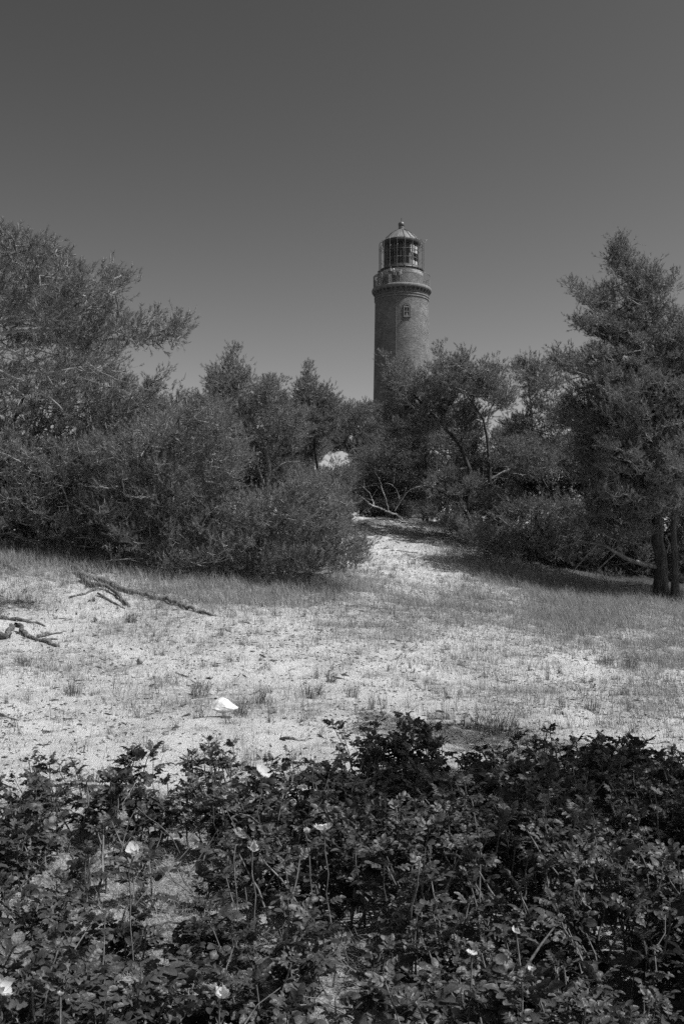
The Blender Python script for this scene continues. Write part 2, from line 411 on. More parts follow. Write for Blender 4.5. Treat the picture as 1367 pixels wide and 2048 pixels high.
zg = float(H(tx, ty)) - .3
LH = empty('lighthouse', (tx, ty, zg))
tag(LH, 'tall round brick lighthouse with railed gallery and domed lantern above the pines', 'lighthouse')
loc0 = np.array([0, 0, zg])
def lpart(name, mb, mats, smooth=False, parent=None):
    if not isinstance(mats, (list, tuple)): mats = [mats]
    T = np.concatenate(mb.T) if mb.T else None; Q = np.concatenate(mb.Q) if mb.Q else None
    o = mesh_obj(name, np.concatenate(mb.V) - loc0, T, Q, mats, np.concatenate(mb.TM + mb.QM), parent or LH, smooth)
    return o
top = 588
mb = MB()
prof = ring([(56.9 + (810 - top) * .0 , 810)])
mb.lathe([(3.35, zg), (3.25, zg + 2.2), (57.9 * SC, tz(1000)), (57.3 * SC, tz(810)), (55.2 * SC, tz(700)), (53.6 * SC, tz(606)), (53.4 * SC, tz(587.2))], 128)
lpart('tower_shaft', mb, M_brick, True)
mb = MB(); mb.lathe(ring([(53.2, 604.2), (54.9, 603.8), (54.9, 601.6), (54.1, 601.4), (53.2, 601.2)]), 96)
mb.lathe(ring([(53.2, 599.2), (55.1, 598.9), (55.1, 596.4), (54.3, 596.2), (53.2, 596.0)]), 96)
lpart('moulding', mb, M_stone)
mb = MB()
for k in range(96):
    a = k / 96 * 2 * math.pi
    mb.box((54.0 * SC * math.cos(a), 54.0 * SC * math.sin(a), (tz(595.8) + tz(593.4)) / 2), (.1, .09, .12), a)
lpart('dentil_band', mb, M_brick)
mb = MB()
for k in range(36):
    a = (k + .5) / 36 * 2 * math.pi; ca, sa = math.cos(a), math.sin(a)
    z1 = tz(587.6); z0 = tz(593.2); hw = .1
    pr = [(53.0 * SC, z0), (54.3 * SC, z0), (55.5 * SC, z0 + .12), (58.2 * SC, z1 - .05), (58.2 * SC, z1), (53.0 * SC, z1)]
    V = []
    for s_ in (-hw, hw):
        for r_, z_ in pr: V.append((r_ * ca - s_ * sa, r_ * sa + s_ * ca, z_))
    n6 = 6
    Qs = [[i, (i + 1) % n6, (i + 1) % n6 + n6, i + n6] for i in range(n6)]
    Ts = [[0, i + 1, i] for i in range(1, 5)] + [[6, 6 + i, 6 + i + 1] for i in range(1, 5)]
    mb = MB(); mb.add(V, T=Ts, Q=Qs); lpart('corbel', mb, M_brick)
mb = MB(); mb.lathe(ring([(53.0, 587.5), (58.6, 587.4), (59.8, 586.0), (60.2, 583.6), (59.9, 581.4), (59.2, 580.0), (42, 579.8)]), 128)
lpart('gallery_deck', mb, M_stone, True)
# railing
mb = MB(); rr_ = 56.7 * SC; zt, zb = tz(555.5), tz(579.8)
for k in range(150):
    a = k / 150 * 2 * math.pi; th = .012 if k % 10 else .028
    mb.tube([(rr_ * math.cos(a), rr_ * math.sin(a), zb), (rr_ * math.cos(a), rr_ * math.sin(a), zt)], th, 4, cap=False)
th = np.linspace(0, 2 * math.pi, 97)
for z_, t_ in ((zt, .035), (zt - .16, .018), (zb + .10, .022)):
    mb.tube(np.stack([rr_ * np.cos(th), rr_ * np.sin(th), np.full(97, z_)], 1), t_, 5, cap=False)
lpart('gallery_railing', mb, M_rail)
mb = MB(); mb.lathe(ring([(42.3, 579.7), (42.3, 556)]), 96); lpart('lower_drum', mb, M_brick, True)
mb = MB(); mb.lathe(ring([(42.3, 555.9), (42.6, 555.6), (42.6, 546.4), (42, 546.2)]), 96); lpart('upper_drum', mb, M_plaster, True)
mb = MB(); mb.lathe(ring([(42.0, 546.1), (44.3, 545.6), (44.6, 544), (44.3, 541.8), (33, 541.4)]), 96); lpart('lantern_deck', mb, M_iron, True)
# door on the gallery, dark
# cage of slim bars round the lantern
mb = MB(); rc = 45.0
for k in range(18):
    a = (-90 + 9.3 - 3.4 + 20 * k) * math.pi / 180
    pp = [(rc, 546.2), (rc, 490), (44.2, 486.8), (42.2, 484.9), (39, 484.4)]
    pts = [(r_ * SC * math.cos(a), r_ * SC * math.sin(a), tz(p_)) for r_, p_ in pp]
    mb.tube(pts, .028, 5, cap=False)
    a2 = a + 20 * math.pi / 180
    for (ra, pa, rb, pb) in ((45, 503, 37.5, 497), (45, 497, 37.5, 503), (45, 522, 37.5, 528)):
        mb.tube([(ra * SC * math.cos(a), ra * SC * math.sin(a), tz(pa)), (rb * SC * math.cos(a), rb * SC * math.sin(a), tz(pb))], .014, 4, cap=False)
for p_ in (490,):
    mb.tube([(rc * SC * math.cos(t), rc * SC * math.sin(t), tz(p_)) for t in th], .016, 4, cap=False)
lpart('lantern_cage', mb, M_cage)
# glazing
NG = 12
mb = MB(); mb.lathe(ring([(34.4, 541.3), (34.4, 488)]), NG * 4); lpart('lantern_glazing', mb, M_glass, True)
mb = MB(); mb.lathe(ring([(33, 541.2), (35.6, 541), (35.6, 536), (34.8, 535.6), (33, 535.5)]), 72)
for k in range(NG):
    a = (k + .1) / NG * 2 * math.pi
    mb.tube([(34.9 * SC * math.cos(a), 34.9 * SC * math.sin(a), tz(541)), (34.9 * SC * math.cos(a), 34.9 * SC * math.sin(a), tz(488))], .045, 5, cap=False)
for k in range(NG * 2):
    a = (k + .6) / NG / 2 * 2 * math.pi
    mb.tube([(34.7 * SC * math.cos(a), 34.7 * SC * math.sin(a), tz(541)), (34.7 * SC * math.cos(a), 34.7 * SC * math.sin(a), tz(488))], .018, 4, cap=False)
for p_ in (522, 505.5):
    mb.tube([(34.9 * SC * math.cos(t), 34.9 * SC * math.sin(t), tz(p_)) for t in th], .035, 5, cap=False)
lpart('glazing_bars', mb, M_cage)
# inside: optic, its pedestal, ceiling and curtain
mb = MB(); mb.lathe(ring([(5, 541), (5, 533), (11, 531), (13.5, 524), (13.8, 514), (12.5, 505), (9, 499), (4, 496), (0.1, 495)]), 24)
for p_ in np.linspace(502, 529, 9): mb.lathe(ring([(13.2, p_ + 1.1), (14.6, p_), (13.2, p_ - 1.1)]), 24)
lpart('lamp_optic', mb, M_dark, True)
mb = MB(); mb.lathe(ring([(34.2, 497), (33, 494), (30, 490.5), (0.1, 490.3)]), 48); lpart('lantern_ceiling', mb, M_iron)
for (a0, a1, p0, p1) in ((-62, -47, 513, 498), (-42, -30, 513, 499), (-60, -46, 539, 528), (-42, -30, 539, 529)):  # added white panels outside the glass, standing in for light on the panes
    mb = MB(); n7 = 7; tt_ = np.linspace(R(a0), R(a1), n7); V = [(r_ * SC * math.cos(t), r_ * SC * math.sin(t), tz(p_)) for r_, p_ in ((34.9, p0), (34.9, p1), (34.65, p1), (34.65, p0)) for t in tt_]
    ix = np.arange(28).reshape(4, 7); nx_ = np.roll(ix, -1, 0); mb.add(V, Q=np.stack([ix[:, :-1], ix[:, 1:], nx_[:, 1:], nx_[:, :-1]], -1).reshape(-1, 4)); lpart('lantern_glint', mb, M_glint_gauge)
mb = MB()
for (a0, a1, p0, p1) in ((-150, -64, 541, 497), (-250, -205, 520, 497), (60, 120, 520, 497), (-165, -150, 520, 497)):
    if a0 == -150: continue
    mb.lathe(ring([(32.6, p0), (32.6, p1)]), 12, a0=R(a0), a1=R(a1)); mb.lathe(ring([(32.4, p1), (32.4, p0)]), 12, a0=R(a0), a1=R(a1))
mb.lathe(ring([(32.6, 511), (32.6, 497)]), 40, a0=R(-190), a1=R(-66)); mb.lathe(ring([(32.4, 497), (32.4, 511)]), 40, a0=R(-190), a1=R(-66))
mb.lathe(ring([(32.6, 541), (32.6, 510.6)]), 14, a0=R(-104), a1=R(-66)); mb.lathe(ring([(32.4, 510.6), (32.4, 541)]), 14, a0=R(-104), a1=R(-66))
lpart('lantern_curtain', mb, M_iron)
# roof
mb = MB(); mb.lathe(ring([(34.2, 494.5), (37.2, 493.5), (38.6, 490), (38.6, 486.2), (38.0, 485.0)]), 72); lpart('roof_eave', mb, M_iron, True)
dome = [(38.2, 484.9), (35.8, 482.2), (33, 479.4), (28, 474.6), (21.5, 468.6), (14.5, 464.0), (7, 460.6)]
mb = MB(); mb.lathe(ring(dome), 72); lpart('dome_roof', mb, M_copper, True)
mb = MB()
for k in range(18):
    a = (-90 + 8.7 - 3.4 + 20 * k) * math.pi / 180
    mb.tube([((r_ + .25) * SC * math.cos(a), (r_ + .25) * SC * math.sin(a), tz(p_ - .25)) for r_, p_ in dome], .04, 4, cap=False)
lpart('dome_seam', mb, M_iron)
mb = MB(); mb.lathe(ring([(7.2, 460.7), (6.2, 459), (5.6, 458.6), (5.6, 457.6), (6.4, 457), (6.4, 455.6), (4.8, 455.2), (4.8, 454)] ), 32)
lpart('finial_neck', mb, M_copper, True)
mb = MB(); BALL = simple('dark_copper_ball', .11, .45, .5, .2, var=.2, scale=2)
mb.lathe([(6.6 * SC * math.sin(t) + 1e-4, tz(449.8) - 6.6 * SC * math.cos(t)) for t in np.linspace(0, math.pi, 18)], 32)
lpart('finial_ball', mb, BALL, True)
mb = MB(); mb.tube([(0, 0, tz(444)), (0, 0, tz(436))], .03, 5); lpart('finial_spike', mb, M_iron)
# window with recess
wa = R(-90 + 10 - 3.4 + .5); wr = 53.9 * SC
ux = np.array([-math.sin(wa), math.cos(wa), 0]); un = np.array([math.cos(wa), math.sin(wa), 0])
wz0, wz1 = tz(633.5) + .0, tz(611)
zc_ = (tz(633.5)); ww = .30
def wpt(u, z, d): return un * (wr + d) + ux * u + np.array([0, 0, z])
def arch(hw, z0, zs, n=12):
    return [(-hw, z0), (hw, z0)] + [(hw * math.cos(t), zs + hw * math.sin(t)) for t in np.linspace(0, math.pi, n)]
zs = tz(627.0); z0w = tz(645)
mb = MB(); outer = arch(.30, z0w, zs); inner = arch(.245, z0w + .05, zs); no_ = len(outer)
V = [wpt(u, z, .05) for u, z in outer] + [wpt(u, z, .05) for u, z in inner] + [wpt(u, z, -.25) for u, z in inner] + [wpt(u, z, -.25) for u, z in outer]
Qs = [[i, (i + 1) % no_, (i + 1) % no_ + no_, i + no_] for i in range(no_)] + [[i + no_, (i + 1) % no_ + no_, (i + 1) % no_ + 2 * no_, i + 2 * no_] for i in range(no_)] \
    + [[i + 3 * no_, (i + 1) % no_ + 3 * no_, (i + 1) % no_, i] for i in range(no_)]
mb.add(V, Q=Qs); W = lpart('window', mb, M_frame)
mb = MB(); ip = [wpt(u, z, .012) for u, z in inner]; mb.add(ip, T=[[0, i, i + 1] for i in range(1, no_ - 1)]); lpart('pane', mb, M_dark, parent=W)
mb = MB()
def wbar(u0, z0, u1, z1, t):
    mb.tube([wpt(u0, z0, .03), wpt(u1, z1, .03)], t, 4)
wbar(0, z0w + .03, 0, zs + .02, .022); wbar(-.25, zs, .25, zs, .03); wbar(-.25, (z0w + zs) / 2 + .03, .25, (z0w + zs) / 2 + .03, .018)
for a_ in (60, 120): wbar(0, zs, .25 * math.cos(R(a_)), zs + .25 * math.sin(R(a_)), .016)
lpart('window_bar', mb, M_frame, parent=W)
mb = MB(); c_ = un * (wr + .02) + np.array([0, 0, z0w - .05]); mb.box(c_, (.20, .74, .09), wa); lpart('window_sill', mb, M_stone, parent=W)
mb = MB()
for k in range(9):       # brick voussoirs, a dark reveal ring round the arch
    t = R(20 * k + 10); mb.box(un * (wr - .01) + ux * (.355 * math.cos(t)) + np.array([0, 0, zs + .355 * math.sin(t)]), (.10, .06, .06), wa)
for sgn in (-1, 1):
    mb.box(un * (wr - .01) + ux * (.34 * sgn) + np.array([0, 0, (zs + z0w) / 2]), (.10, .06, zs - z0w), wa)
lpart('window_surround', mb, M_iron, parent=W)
# lightning conductor, bracket, wind gauge
mb = MB(); a = R(-90 - 11 - 3.4)
mb.tube([((r_ + .35) * SC * math.cos(a), (r_ + .35) * SC * math.sin(a), tz(p_)) for r_, p_ in ((53.8, 606), (55.2, 700), (57.3, 810), (57.9, 1000))], .022, 4)
lpart('lightning_conductor', mb, M_rail)
mb = MB(); mb.tube([(40 * SC, 0, tz(488)), (46 * SC, -.1, tz(487)), (49 * SC, -.1, tz(485)), (49 * SC, -.1, tz(481))], .02, 4)
for t in (0, 2.1, 4.2): mb.tube([(49 * SC, -.1, tz(481.5)), (49 * SC + .18 * math.cos(t), -.1 + .18 * math.sin(t), tz(481))], .035, 5)
lpart('wind_gauge', mb, M_glint_gauge)

# visitors on the gallery
def skin_mesh(name, pts, edges, radii, mat, parent, loc):
    me = bpy.data.meshes.new(name); me.from_pydata([tuple(p) for p in pts], edges, [])
    o = bpy.data.objects.new(name, me); C.objects.link(o); me.materials.append(mat)
    sk = o.modifiers.new('skin', 'SKIN'); sk.use_smooth_shade = True
    for v, r_ in zip(me.skin_vertices[0].data, radii): v.radius = (r_, r_)
    me.skin_vertices[0].data[0].use_root = True
    ss = o.modifiers.new('sub', 'SUBSURF'); ss.levels = 2; ss.render_levels = 2
    if parent: o.parent = parent
    o.location = loc; return o
M_skin = simple('skin', .34, .6, var=.1)
M_hair_d = simple('dark_hair', .03, .6, var=.2); M_hair_l = simple('light_cap', .6, .7, var=.1)
def person(px, rfrac, label, shirt, legs, hair, arms='rail', h=1.68, drop=0.0):
    # stands on the deck just inside the railing
    a = math.asin((px - 802.5) / (rfrac * 1.0)) ; a = -math.pi / 2 + a
    r_ = rfrac * SC; base = np.array([tx + r_ * math.cos(a), ty + r_ * math.sin(a), tz(579.7)])
    pr = empty('person', base); pr.rotation_euler = (0, 0, a + math.pi / 2); k = h / 1.75
    tag(pr, label, 'person')
    S = {'pelvis': (0, 0, .95), 'spine': (0, .0, 1.15), 'chest': (0, 0, 1.34), 'neck': (0, 0, 1.48), 'head': (0, -.02, 1.60), 'crown': (0, -.01, 1.70),
         'hl': (-.09, 0, .90), 'hr': (.09, 0, .90), 'kl': (-.10, -.03, .50), 'kr': (.12, -.02, .50), 'al': (-.11, .02, .09), 'ar': (.14, .02, .09), 'fl': (-.12, -.13, .04), 'fr': (.16, -.13, .04),
         'sl': (-.19, 0, 1.41), 'sr': (.19, 0, 1.41)}
    if arms == 'rail': S.update(el=(-.30, -.10, 1.20), er=(.30, -.10, 1.20), wl=(-.22, -.32, 1.22), wr=(.22, -.32, 1.22), ml=(-.2, -.40, 1.22), mr=(.2, -.40, 1.22))
    elif arms == 'camera': S.update(el=(-.27, -.16, 1.28), er=(.27, -.16, 1.28), wl=(-.10, -.24, 1.50), wr=(.10, -.24, 1.50), ml=(-.05, -.24, 1.57), mr=(.05, -.24, 1.57))
    else: S.update(el=(-.26, .02, 1.15), er=(.26, .02, 1.15), wl=(-.27, -.06, .92), wr=(.27, -.06, .92), ml=(-.27, -.08, .84), mr=(.27, -.08, .84))
    S = {q: tuple(np.array(v) * k) for q, v in S.items()}
    def sub(name, keys, edges, radii, mat):
        ks = {q: i for i, q in enumerate(keys)}
        return skin_mesh(name, [S[q] for q in keys], [(ks[p], ks[q]) for p, q in edges], [x * k for x in radii], mat, pr, (0, 0, 0))
    sub('body', ['pelvis', 'spine', 'chest', 'neck', 'head', 'crown', 'hl', 'kl', 'al', 'fl', 'hr', 'kr', 'ar', 'fr', 'sl', 'el', 'wl', 'ml', 'sr', 'er', 'wr', 'mr'],
        [('pelvis', 'spine'), ('spine', 'chest'), ('chest', 'neck'), ('neck', 'head'), ('head', 'crown'), ('pelvis', 'hl'), ('hl', 'kl'), ('kl', 'al'), ('al', 'fl'), ('pelvis', 'hr'), ('hr', 'kr'), ('kr', 'ar'), ('ar', 'fr'),
         ('chest', 'sl'), ('sl', 'el'), ('el', 'wl'), ('wl', 'ml'), ('chest', 'sr'), ('sr', 'er'), ('er', 'wr'), ('wr', 'mr')],
        [.13, .12, .13, .055, .095, .08, .085, .058, .04, .035, .085, .058, .04, .035, .06, .042, .03, .035, .06, .042, .03, .035], M_skin)
    sub('shirt', ['spine', 'pelvis', 'chest', 'sl', 'el', 'sr', 'er'], [('spine', 'pelvis'), ('spine', 'chest'), ('chest', 'sl'), ('sl', 'el'), ('chest', 'sr'), ('sr', 'er')],
        [.15, .155, .16, .082, .058, .082, .058], shirt)
    sub('trousers', ['pelvis', 'hl', 'kl', 'al', 'hr', 'kr', 'ar'], [('pelvis', 'hl'), ('hl', 'kl'), ('kl', 'al'), ('pelvis', 'hr'), ('hr', 'kr'), ('kr', 'ar')],
        [.15, .105, .075, .055, .105, .075, .055], legs)
    mbh = MB(); t = np.linspace(0, math.pi * .62, 7)
    mbh.lathe([(.118 * k * math.sin(x) + 1e-4, S['head'][2] + .05 + .125 * k * math.cos(x)) for x in t], 12, (0, .015, 0))
    hr = mesh_obj('hair', np.concatenate(mbh.V), None, np.concatenate(mbh.Q), [hair], smooth=True, parent=pr)
    return pr
M_c_white = simple('white_cloth', .7, .8, var=.1); M_c_dark = simple('dark_cloth', .04, .8, var=.2); M_c_mid = simple('grey_cloth', .22, .8, var=.2)
person(755.5, 51.0, 'person in dark clothes, bareheaded, leftmost on the gallery', M_c_dark, M_c_dark, M_hair_d, 'rail')
person(760, 50.5, 'person in a grey top beside the leftmost visitor on the gallery', M_c_mid, M_c_dark, M_hair_d, 'down', 1.62)
person(778, 52.6, 'person with dark hair and white trousers leaning on the gallery railing', M_c_mid, M_c_white, M_hair_d, 'rail', 1.74)
person(784, 52.6, 'person in a white cap and grey top at the middle left of the gallery railing', M_c_mid, M_c_dark, M_hair_l, 'down', 1.5)
person(797, 52.6, 'person in a white sleeved top holding a camera up below the drum', M_c_white, M_c_mid, M_hair_d, 'camera', 1.5)

# ------------------------------------------------------------------ pines
def pads_fill(poly, Y, spread, r, kz=.46, maxn=400, seed=0, tight=.70, spikes=True):
    """foliage pads (centre, radii) filling an outline at distance Y with real depth"""
    rg = np.random.default_rng(seed); poly = np.asarray(poly, float)
    x0, y0 = poly.min(0); x1, y1 = poly.max(0); s = Y / F_PX
    out = []; C2 = np.zeros((0, 3))
    for rad, tries in ((r, 700), (r * .72, 900), (r * .5, 900), (r * .34, 700)):
        rp = rad / s
        cx = rg.uniform(x0, x1, tries); cy = rg.uniform(y0, y1, tries)
        ok = np.ones(tries, bool)
        for t in range(8):
            a = t / 8 * 2 * math.pi
            ok &= inpoly(cx + rp * .8 * math.cos(a), cy + rp * .8 * kz * math.sin(a), poly)
        for u, v in zip(cx[ok], cy[ok]):
            d = rg.uniform(-spread, spread)
            # several layers deep: only pads at similar depth repel one another
            if len(C2):
                dd = np.hypot((C2[:, 0] - u), (C2[:, 1] - v) / kz) < tight * (rp + C2[:, 2]) * 1.0
                near = dd
                if near.sum() >= (4 if spread > 1.0 else 2): continue
            C2 = np.vstack([C2, [u, v, rp]])
            c = P(u, v, Y + d); out.append((c, np.array([rad, rad, rad * kz])))
            if len(out) >= maxn: return out
    if spikes:      # ragged twig ends standing proud of the crown
        n_ = len(poly); cc = poly.mean(0)
        for i in range(n_):
            a, b = poly[i], poly[(i + 1) % n_]; L = np.hypot(*(b - a)); m = int(L / 15) + 1
            for k in range(m):
                if rg.random() > .75: continue
                q = a + (b - a) * (k + rg.random()) / m; nrm = (q - cc) / (np.hypot(*(q - cc)) + 1e-6)
                if nrm[1] > .55 and rg.random() < .6: continue
                q = q + nrm * rg.uniform(-11, 2) + [0, -rg.uniform(0, 6)]; rp = rg.uniform(9, 14)
                out.append((P(q[0], q[1], Y + rg.uniform(-.5, .5) * spread), np.array([rp, rp, rp * rg.uniform(.8, 1.5)]) * s))
    return out

def needles(mb, pos, axis, L, nn, nl, nw, tone, rg):
    """pos (n,3) shoot bases, axis (n,3)"""
    n = len(pos)
    ref = np.where(np.abs(axis[:, 2:3]) > .9, np.array([[1., 0, 0]]), np.array([[0, 0, 1.]]))
    a = np.cross(axis, ref); a /= np.linalg.norm(a, axis=1, keepdims=True) + 1e-9; b = np.cross(axis, a)
    s = rg.uniform(0.05, 1, (n, nn)); ph = rg.uniform(0, 2 * math.pi, (n, nn)); el = rg.uniform(.45, .95, (n, nn))
    perp = np.cos(ph)[..., None] * a[:, None] + np.sin(ph)[..., None] * b[:, None]
    d = np.cos(el)[..., None] * axis[:, None] + np.sin(el)[..., None] * perp
    base = pos[:, None] + axis[:, None] * (s * L[:, None])[..., None]
    ln = nl * rg.uniform(.75, 1.2, (n, nn)); tip = base + d * ln[..., None]
    side = np.cross(d, rg.normal(size=(n, nn, 3))); side /= np.linalg.norm(side, axis=2, keepdims=True) + 1e-9
    V = np.stack([base - side * nw / 2, base + side * nw / 2, tip], 2).reshape(-1, 3)
    T = np.arange(n * nn * 3).reshape(-1, 3)
    mb.add(V, T=T, tone=np.repeat(tone, nn * 3))

def bez(p0, p1, k, sag, rg, jit):
    t = np.linspace(0, 1, k)[:, None]; L = np.linalg.norm(p1 - p0)
    c = (p0 + p1) / 2 + np.array([0, 0, sag * L]) + rg.normal(size=3) * L * jit
    q = (1 - t) ** 2 * p0 + 2 * t * (1 - t) * c + t ** 2 * p1
    q[1:-1] += rg.normal(size=(k - 2, 3)) * L * .018
    return q

def pine(label, Y, trunk, pads, r0=.12, dens=62, nn=17, nl=.066, nw=.0075, limbs=(), hero=False, group=None, seed=1, candle=.10, name='pine_tree',
         up=.75, dead=0, cat='pine tree', leaf=None, needle_mat=None, bark=None, topf=False, tonebias=0.0, shootL=(.09, .19)):
    rg = np.random.default_rng(seed)
    T = np.array([p if len(p) == 3 and isinstance(p, np.ndarray) else P(p[0], p[1], Y + (p[2] if len(p) > 2 else 0)) for p in trunk])
    # foot of the trunk on the sand
    T[0, 2] = float(H(T[0, 0], T[0, 1])) - .08
    base = T[0].copy(); root = empty(name, base + [0, 0, .08]); tag(root, label, cat, group)
    # smooth the trunk
    tt = np.concatenate([[0], np.cumsum(np.linalg.norm(np.diff(T, axis=0), axis=1))]); tot = tt[-1]
    ts = np.linspace(0, tot, max(8, int(tot / .35)))
    S = np.stack([np.interp(ts, tt, T[:, i]) for i in range(3)], 1)
    for _ in range(3): S[1:-1] = S[1:-1] * .5 + (S[:-2] + S[2:]) * .25
    S[1:-1, :2] += rg.normal(size=(len(S) - 2, 2)) * .02
    rad = r0 * (1 - ts / tot) ** .8 * .93 + .012; rad[0] *= 1.6; rad[1] *= 1.18
    mt = MB(); mt.tube(S, rad, 12, jit=.07); trunk_o = mt.build('trunk', bark or M_bark, root, True)
    if leaf is None and topf:
        d_ = S[-1] - S[-3]; d_ /= np.linalg.norm(d_); k_ = Y / 26
        pads = list(pads) + [(S[-1] + d_ * .06, np.array([.14, .14, .20]) * k_), (S[-1] - d_ * .28 * k_, np.array([.22, .22, .22]) * k_), (S[-1] - d_ * .62 * k_, np.array([.30, .30, .26]) * k_)]
    # nodes: position, path length, root limb id
    NP = [p for p in S[2:]]; NL = [0.0] * len(NP); NI = [-1] * len(NP)
    limbP = []                                         # (polyline, r_start, r_end, id)
    nid = 0
    for lb in limbs:                                    # limbs that show in the photo: pixel polylines
        q = np.array([P(p[0], p[1], Y + (p[2] if len(p) > 2 else 0)) for p in lb['p']])
        t0 = np.concatenate([[0], np.cumsum(np.linalg.norm(np.diff(q, axis=0), axis=1))]); k = max(6, int(t0[-1] / .2))
        u = np.linspace(0, t0[-1], k); qs = np.stack([np.interp(u, t0, q[:, i]) for i in range(3)], 1)
        for _ in range(2): qs[1:-1] = qs[1:-1] * .5 + (qs[:-2] + qs[2:]) * .25
        qs[1:] += rg.normal(size=(k - 1, 3)) * .012
        limbP.append((qs, lb.get('r', .05), .012, nid))
        NP += list(qs[1:]); NL += list(.3 * u[1:]); NI += [nid] * (k - 1)
        nid += 1
    order = sorted(range(len(pads)), key=lambda i: np.min(np.linalg.norm(S - pads[i][0], axis=1)))
    hub_nodes = []
    for i in order:
        c, rd = pads[i]; A = np.array(NP)
        v = c - A; dist = np.linalg.norm(v, axis=1)
        cost = dist + .22 * np.array(NL) + 1.1 * np.maximum(0, -v[:, 2] - .1 * dist) + .35 * np.maximum(0, v[:, 2] - .8 * dist) * 2
        j = int(np.argmin(cost)); hub = c - np.array([0, 0, rd[2] * .45])
        idn = NI[j]
        if idn == -1: idn = nid; nid += 1
        k = max(4, int(dist[j] / .25) + 2)
        q = bez(A[j], hub, k, rg.uniform(-.10, .04), rg, .05)
        r1 = .010 + .004 * rd[0]
        limbP.append((q, min(r1 + .013 * (dist[j] + .3 * (NI[j] == -1) * tot * .3), .45 * r0 + .01), r1, idn))
        for m_, p in enumerate(q[1:]):
            NP.append(p); NL.append(NL[j] + dist[j] * (m_ + 1) / (k - 1)); NI.append(idn)
        hub_nodes.append((i, hub, idn))
    groups = {}
    for q, ra, rb, idn in limbP: groups.setdefault(idn, []).append((q, ra, rb))
    mb_br = MB()
    for idn, lst in groups.items():
        big = hero and lst[0][1] > .028
        tgt = MB() if big else mb_br
        for q, ra, rb in lst: tgt.tube(q, np.linspace(ra, rb, len(q)), 6, jit=.08, cap=False, tone=.5)
        if big: tgt.build('limb', bark or M_twig, root, True)
    # shoots
    sh_p = []; sh_d = []; sh_h = []; tips = []
    cen = S.mean(0)
    sub_a = []; sub_b = []
    for i, hub, idn in hub_nodes:
        c, rd = pads[i]; n = max(7, int(1.6 * dens * (rd[0] * rd[1] * rd[2]) ** (2 / 3.) / .22))
        ks = max(3, n // 13)
        u = rg.normal(size=(ks, 3)); u /= np.linalg.norm(u, axis=1, keepdims=True); u *= rg.random((ks, 1)) ** .42
        dr = c - S[np.argmin(np.abs(S[:, 2] - c[2]))]; dr[2] = .25 * np.linalg.norm(dr[:2]); dr /= np.linalg.norm(dr) + 1e-6
        al = (u * dr).sum(1, keepdims=True)
        ks = min(ks, 40)
        # boughs: stretched away from the trunk, tapering and lifting towards the tip
        u = (u - al * dr) * (1.0 - .45 * np.clip(al, 0, 1)) * .92 + al * dr * (.85 + .45 * np.clip(al, 0, 1))
        sh = c + u * rd + np.array([0, 0, .22]) * rd[0] * np.clip(al, 0, 1) ** 2; sub_a.append(np.tile(hub, (ks, 1))); sub_b.append(sh)
        w_ = rg.integers(0, ks, n); off = rg.normal(size=(n, 3)) * np.array([.075, .075, .05]) * (1 + .010 * Y)
        p = sh[w_] + off
        out = (p - c) / rd; trd = p - cen; trd[:, 2] *= .2; trd /= np.linalg.norm(trd, axis=1, keepdims=True) + 1e-6
        d = .45 * out + np.array([0, 0, up]) + .35 * trd + rg.normal(size=(n, 3)) * .33
        d /= np.linalg.norm(d, axis=1, keepdims=True)
        sh_p.append(p); sh_d.append(d); sh_h.append(sh[w_]); tips.append(out[:, 2])
    sh_p = np.concatenate(sh_p); sh_d = np.concatenate(sh_d); sh_h = np.concatenate(sh_h); tips = np.concatenate(tips)
    A = np.concatenate(sub_a); B = np.concatenate(sub_b); mid = (A + B) / 2 + rg.normal(size=A.shape) * .04 - [0, 0, .03]
    mb_br.tubes(np.stack([A, mid, B], 1), np.tile([.011, .008, .005], (len(A), 1)), 4, tone=.5)
    mid = (sh_h + sh_p) / 2 - sh_d * .03
    mb_br.tubes(np.stack([sh_h, mid, sh_p + sh_d * .05], 1), np.tile([.0045, .004, .003], (len(sh_p), 1)), 3, tone=.5)
    # short dead side twigs on the big limbs
    if dead:
        big = [q for q, ra, rb, idn in limbP if ra > .02] or [q for q, ra, rb, idn in limbP]
        for _ in range(dead):
            q = big[rg.integers(len(big))]; p = q[rg.integers(1, len(q))]
            d = rg.normal(size=3); d[2] = -abs(d[2]) * .4; d /= np.linalg.norm(d); L = rg.uniform(.2, .8)
            mb_br.tube(bez(p, p + d * L, 5, rg.uniform(-.1, .1), rg, .08), np.linspace(.009, .003, 5), 4, cap=False, tone=.5)
    mb_br.build('branchwork', M_twig, root, True)
    mc = MB(); n = len(sh_p); tone = np.clip(rg.normal(.5 + tonebias, .13, n) + .16 * (vnoise(sh_h[:, 0] * 7, sh_h[:, 1] * 7 + sh_h[:, 2] * 9) - .5) * 2, 0, 1)
    if leaf is None:
        needles(mc, sh_p, sh_d, rg.uniform(*shootL, n), int(nn * 1.5), nl * 1.0, nw * 1.08, tone, rg)
        top = (tips > .25) & (rg.random(n) < candle)
        if top.sum():
            p = sh_p[top] + sh_d[top] * .12; d = sh_d[top] * .35 + [0, 0, .8]; L = rg.uniform(.05, .13, (top.sum(), 1))
            mc.tubes(np.stack([p, p + d * L * .6, p + d * L], 1), np.tile([.006, .0055, .002], (top.sum(), 1)) * (1 + .02 * Y), 3, m=1, tone=.5)
    else:
        m_ = leaf; pos = np.repeat(sh_p, m_, 0) + rg.normal(size=(n * m_, 3)) * .07
        a = rg.normal(size=(n * m_, 3)); a /= np.linalg.norm(a, axis=1, keepdims=True); b_ = np.cross(a, rg.normal(size=a.shape)); b_ /= np.linalg.norm(b_, axis=1, keepdims=True)
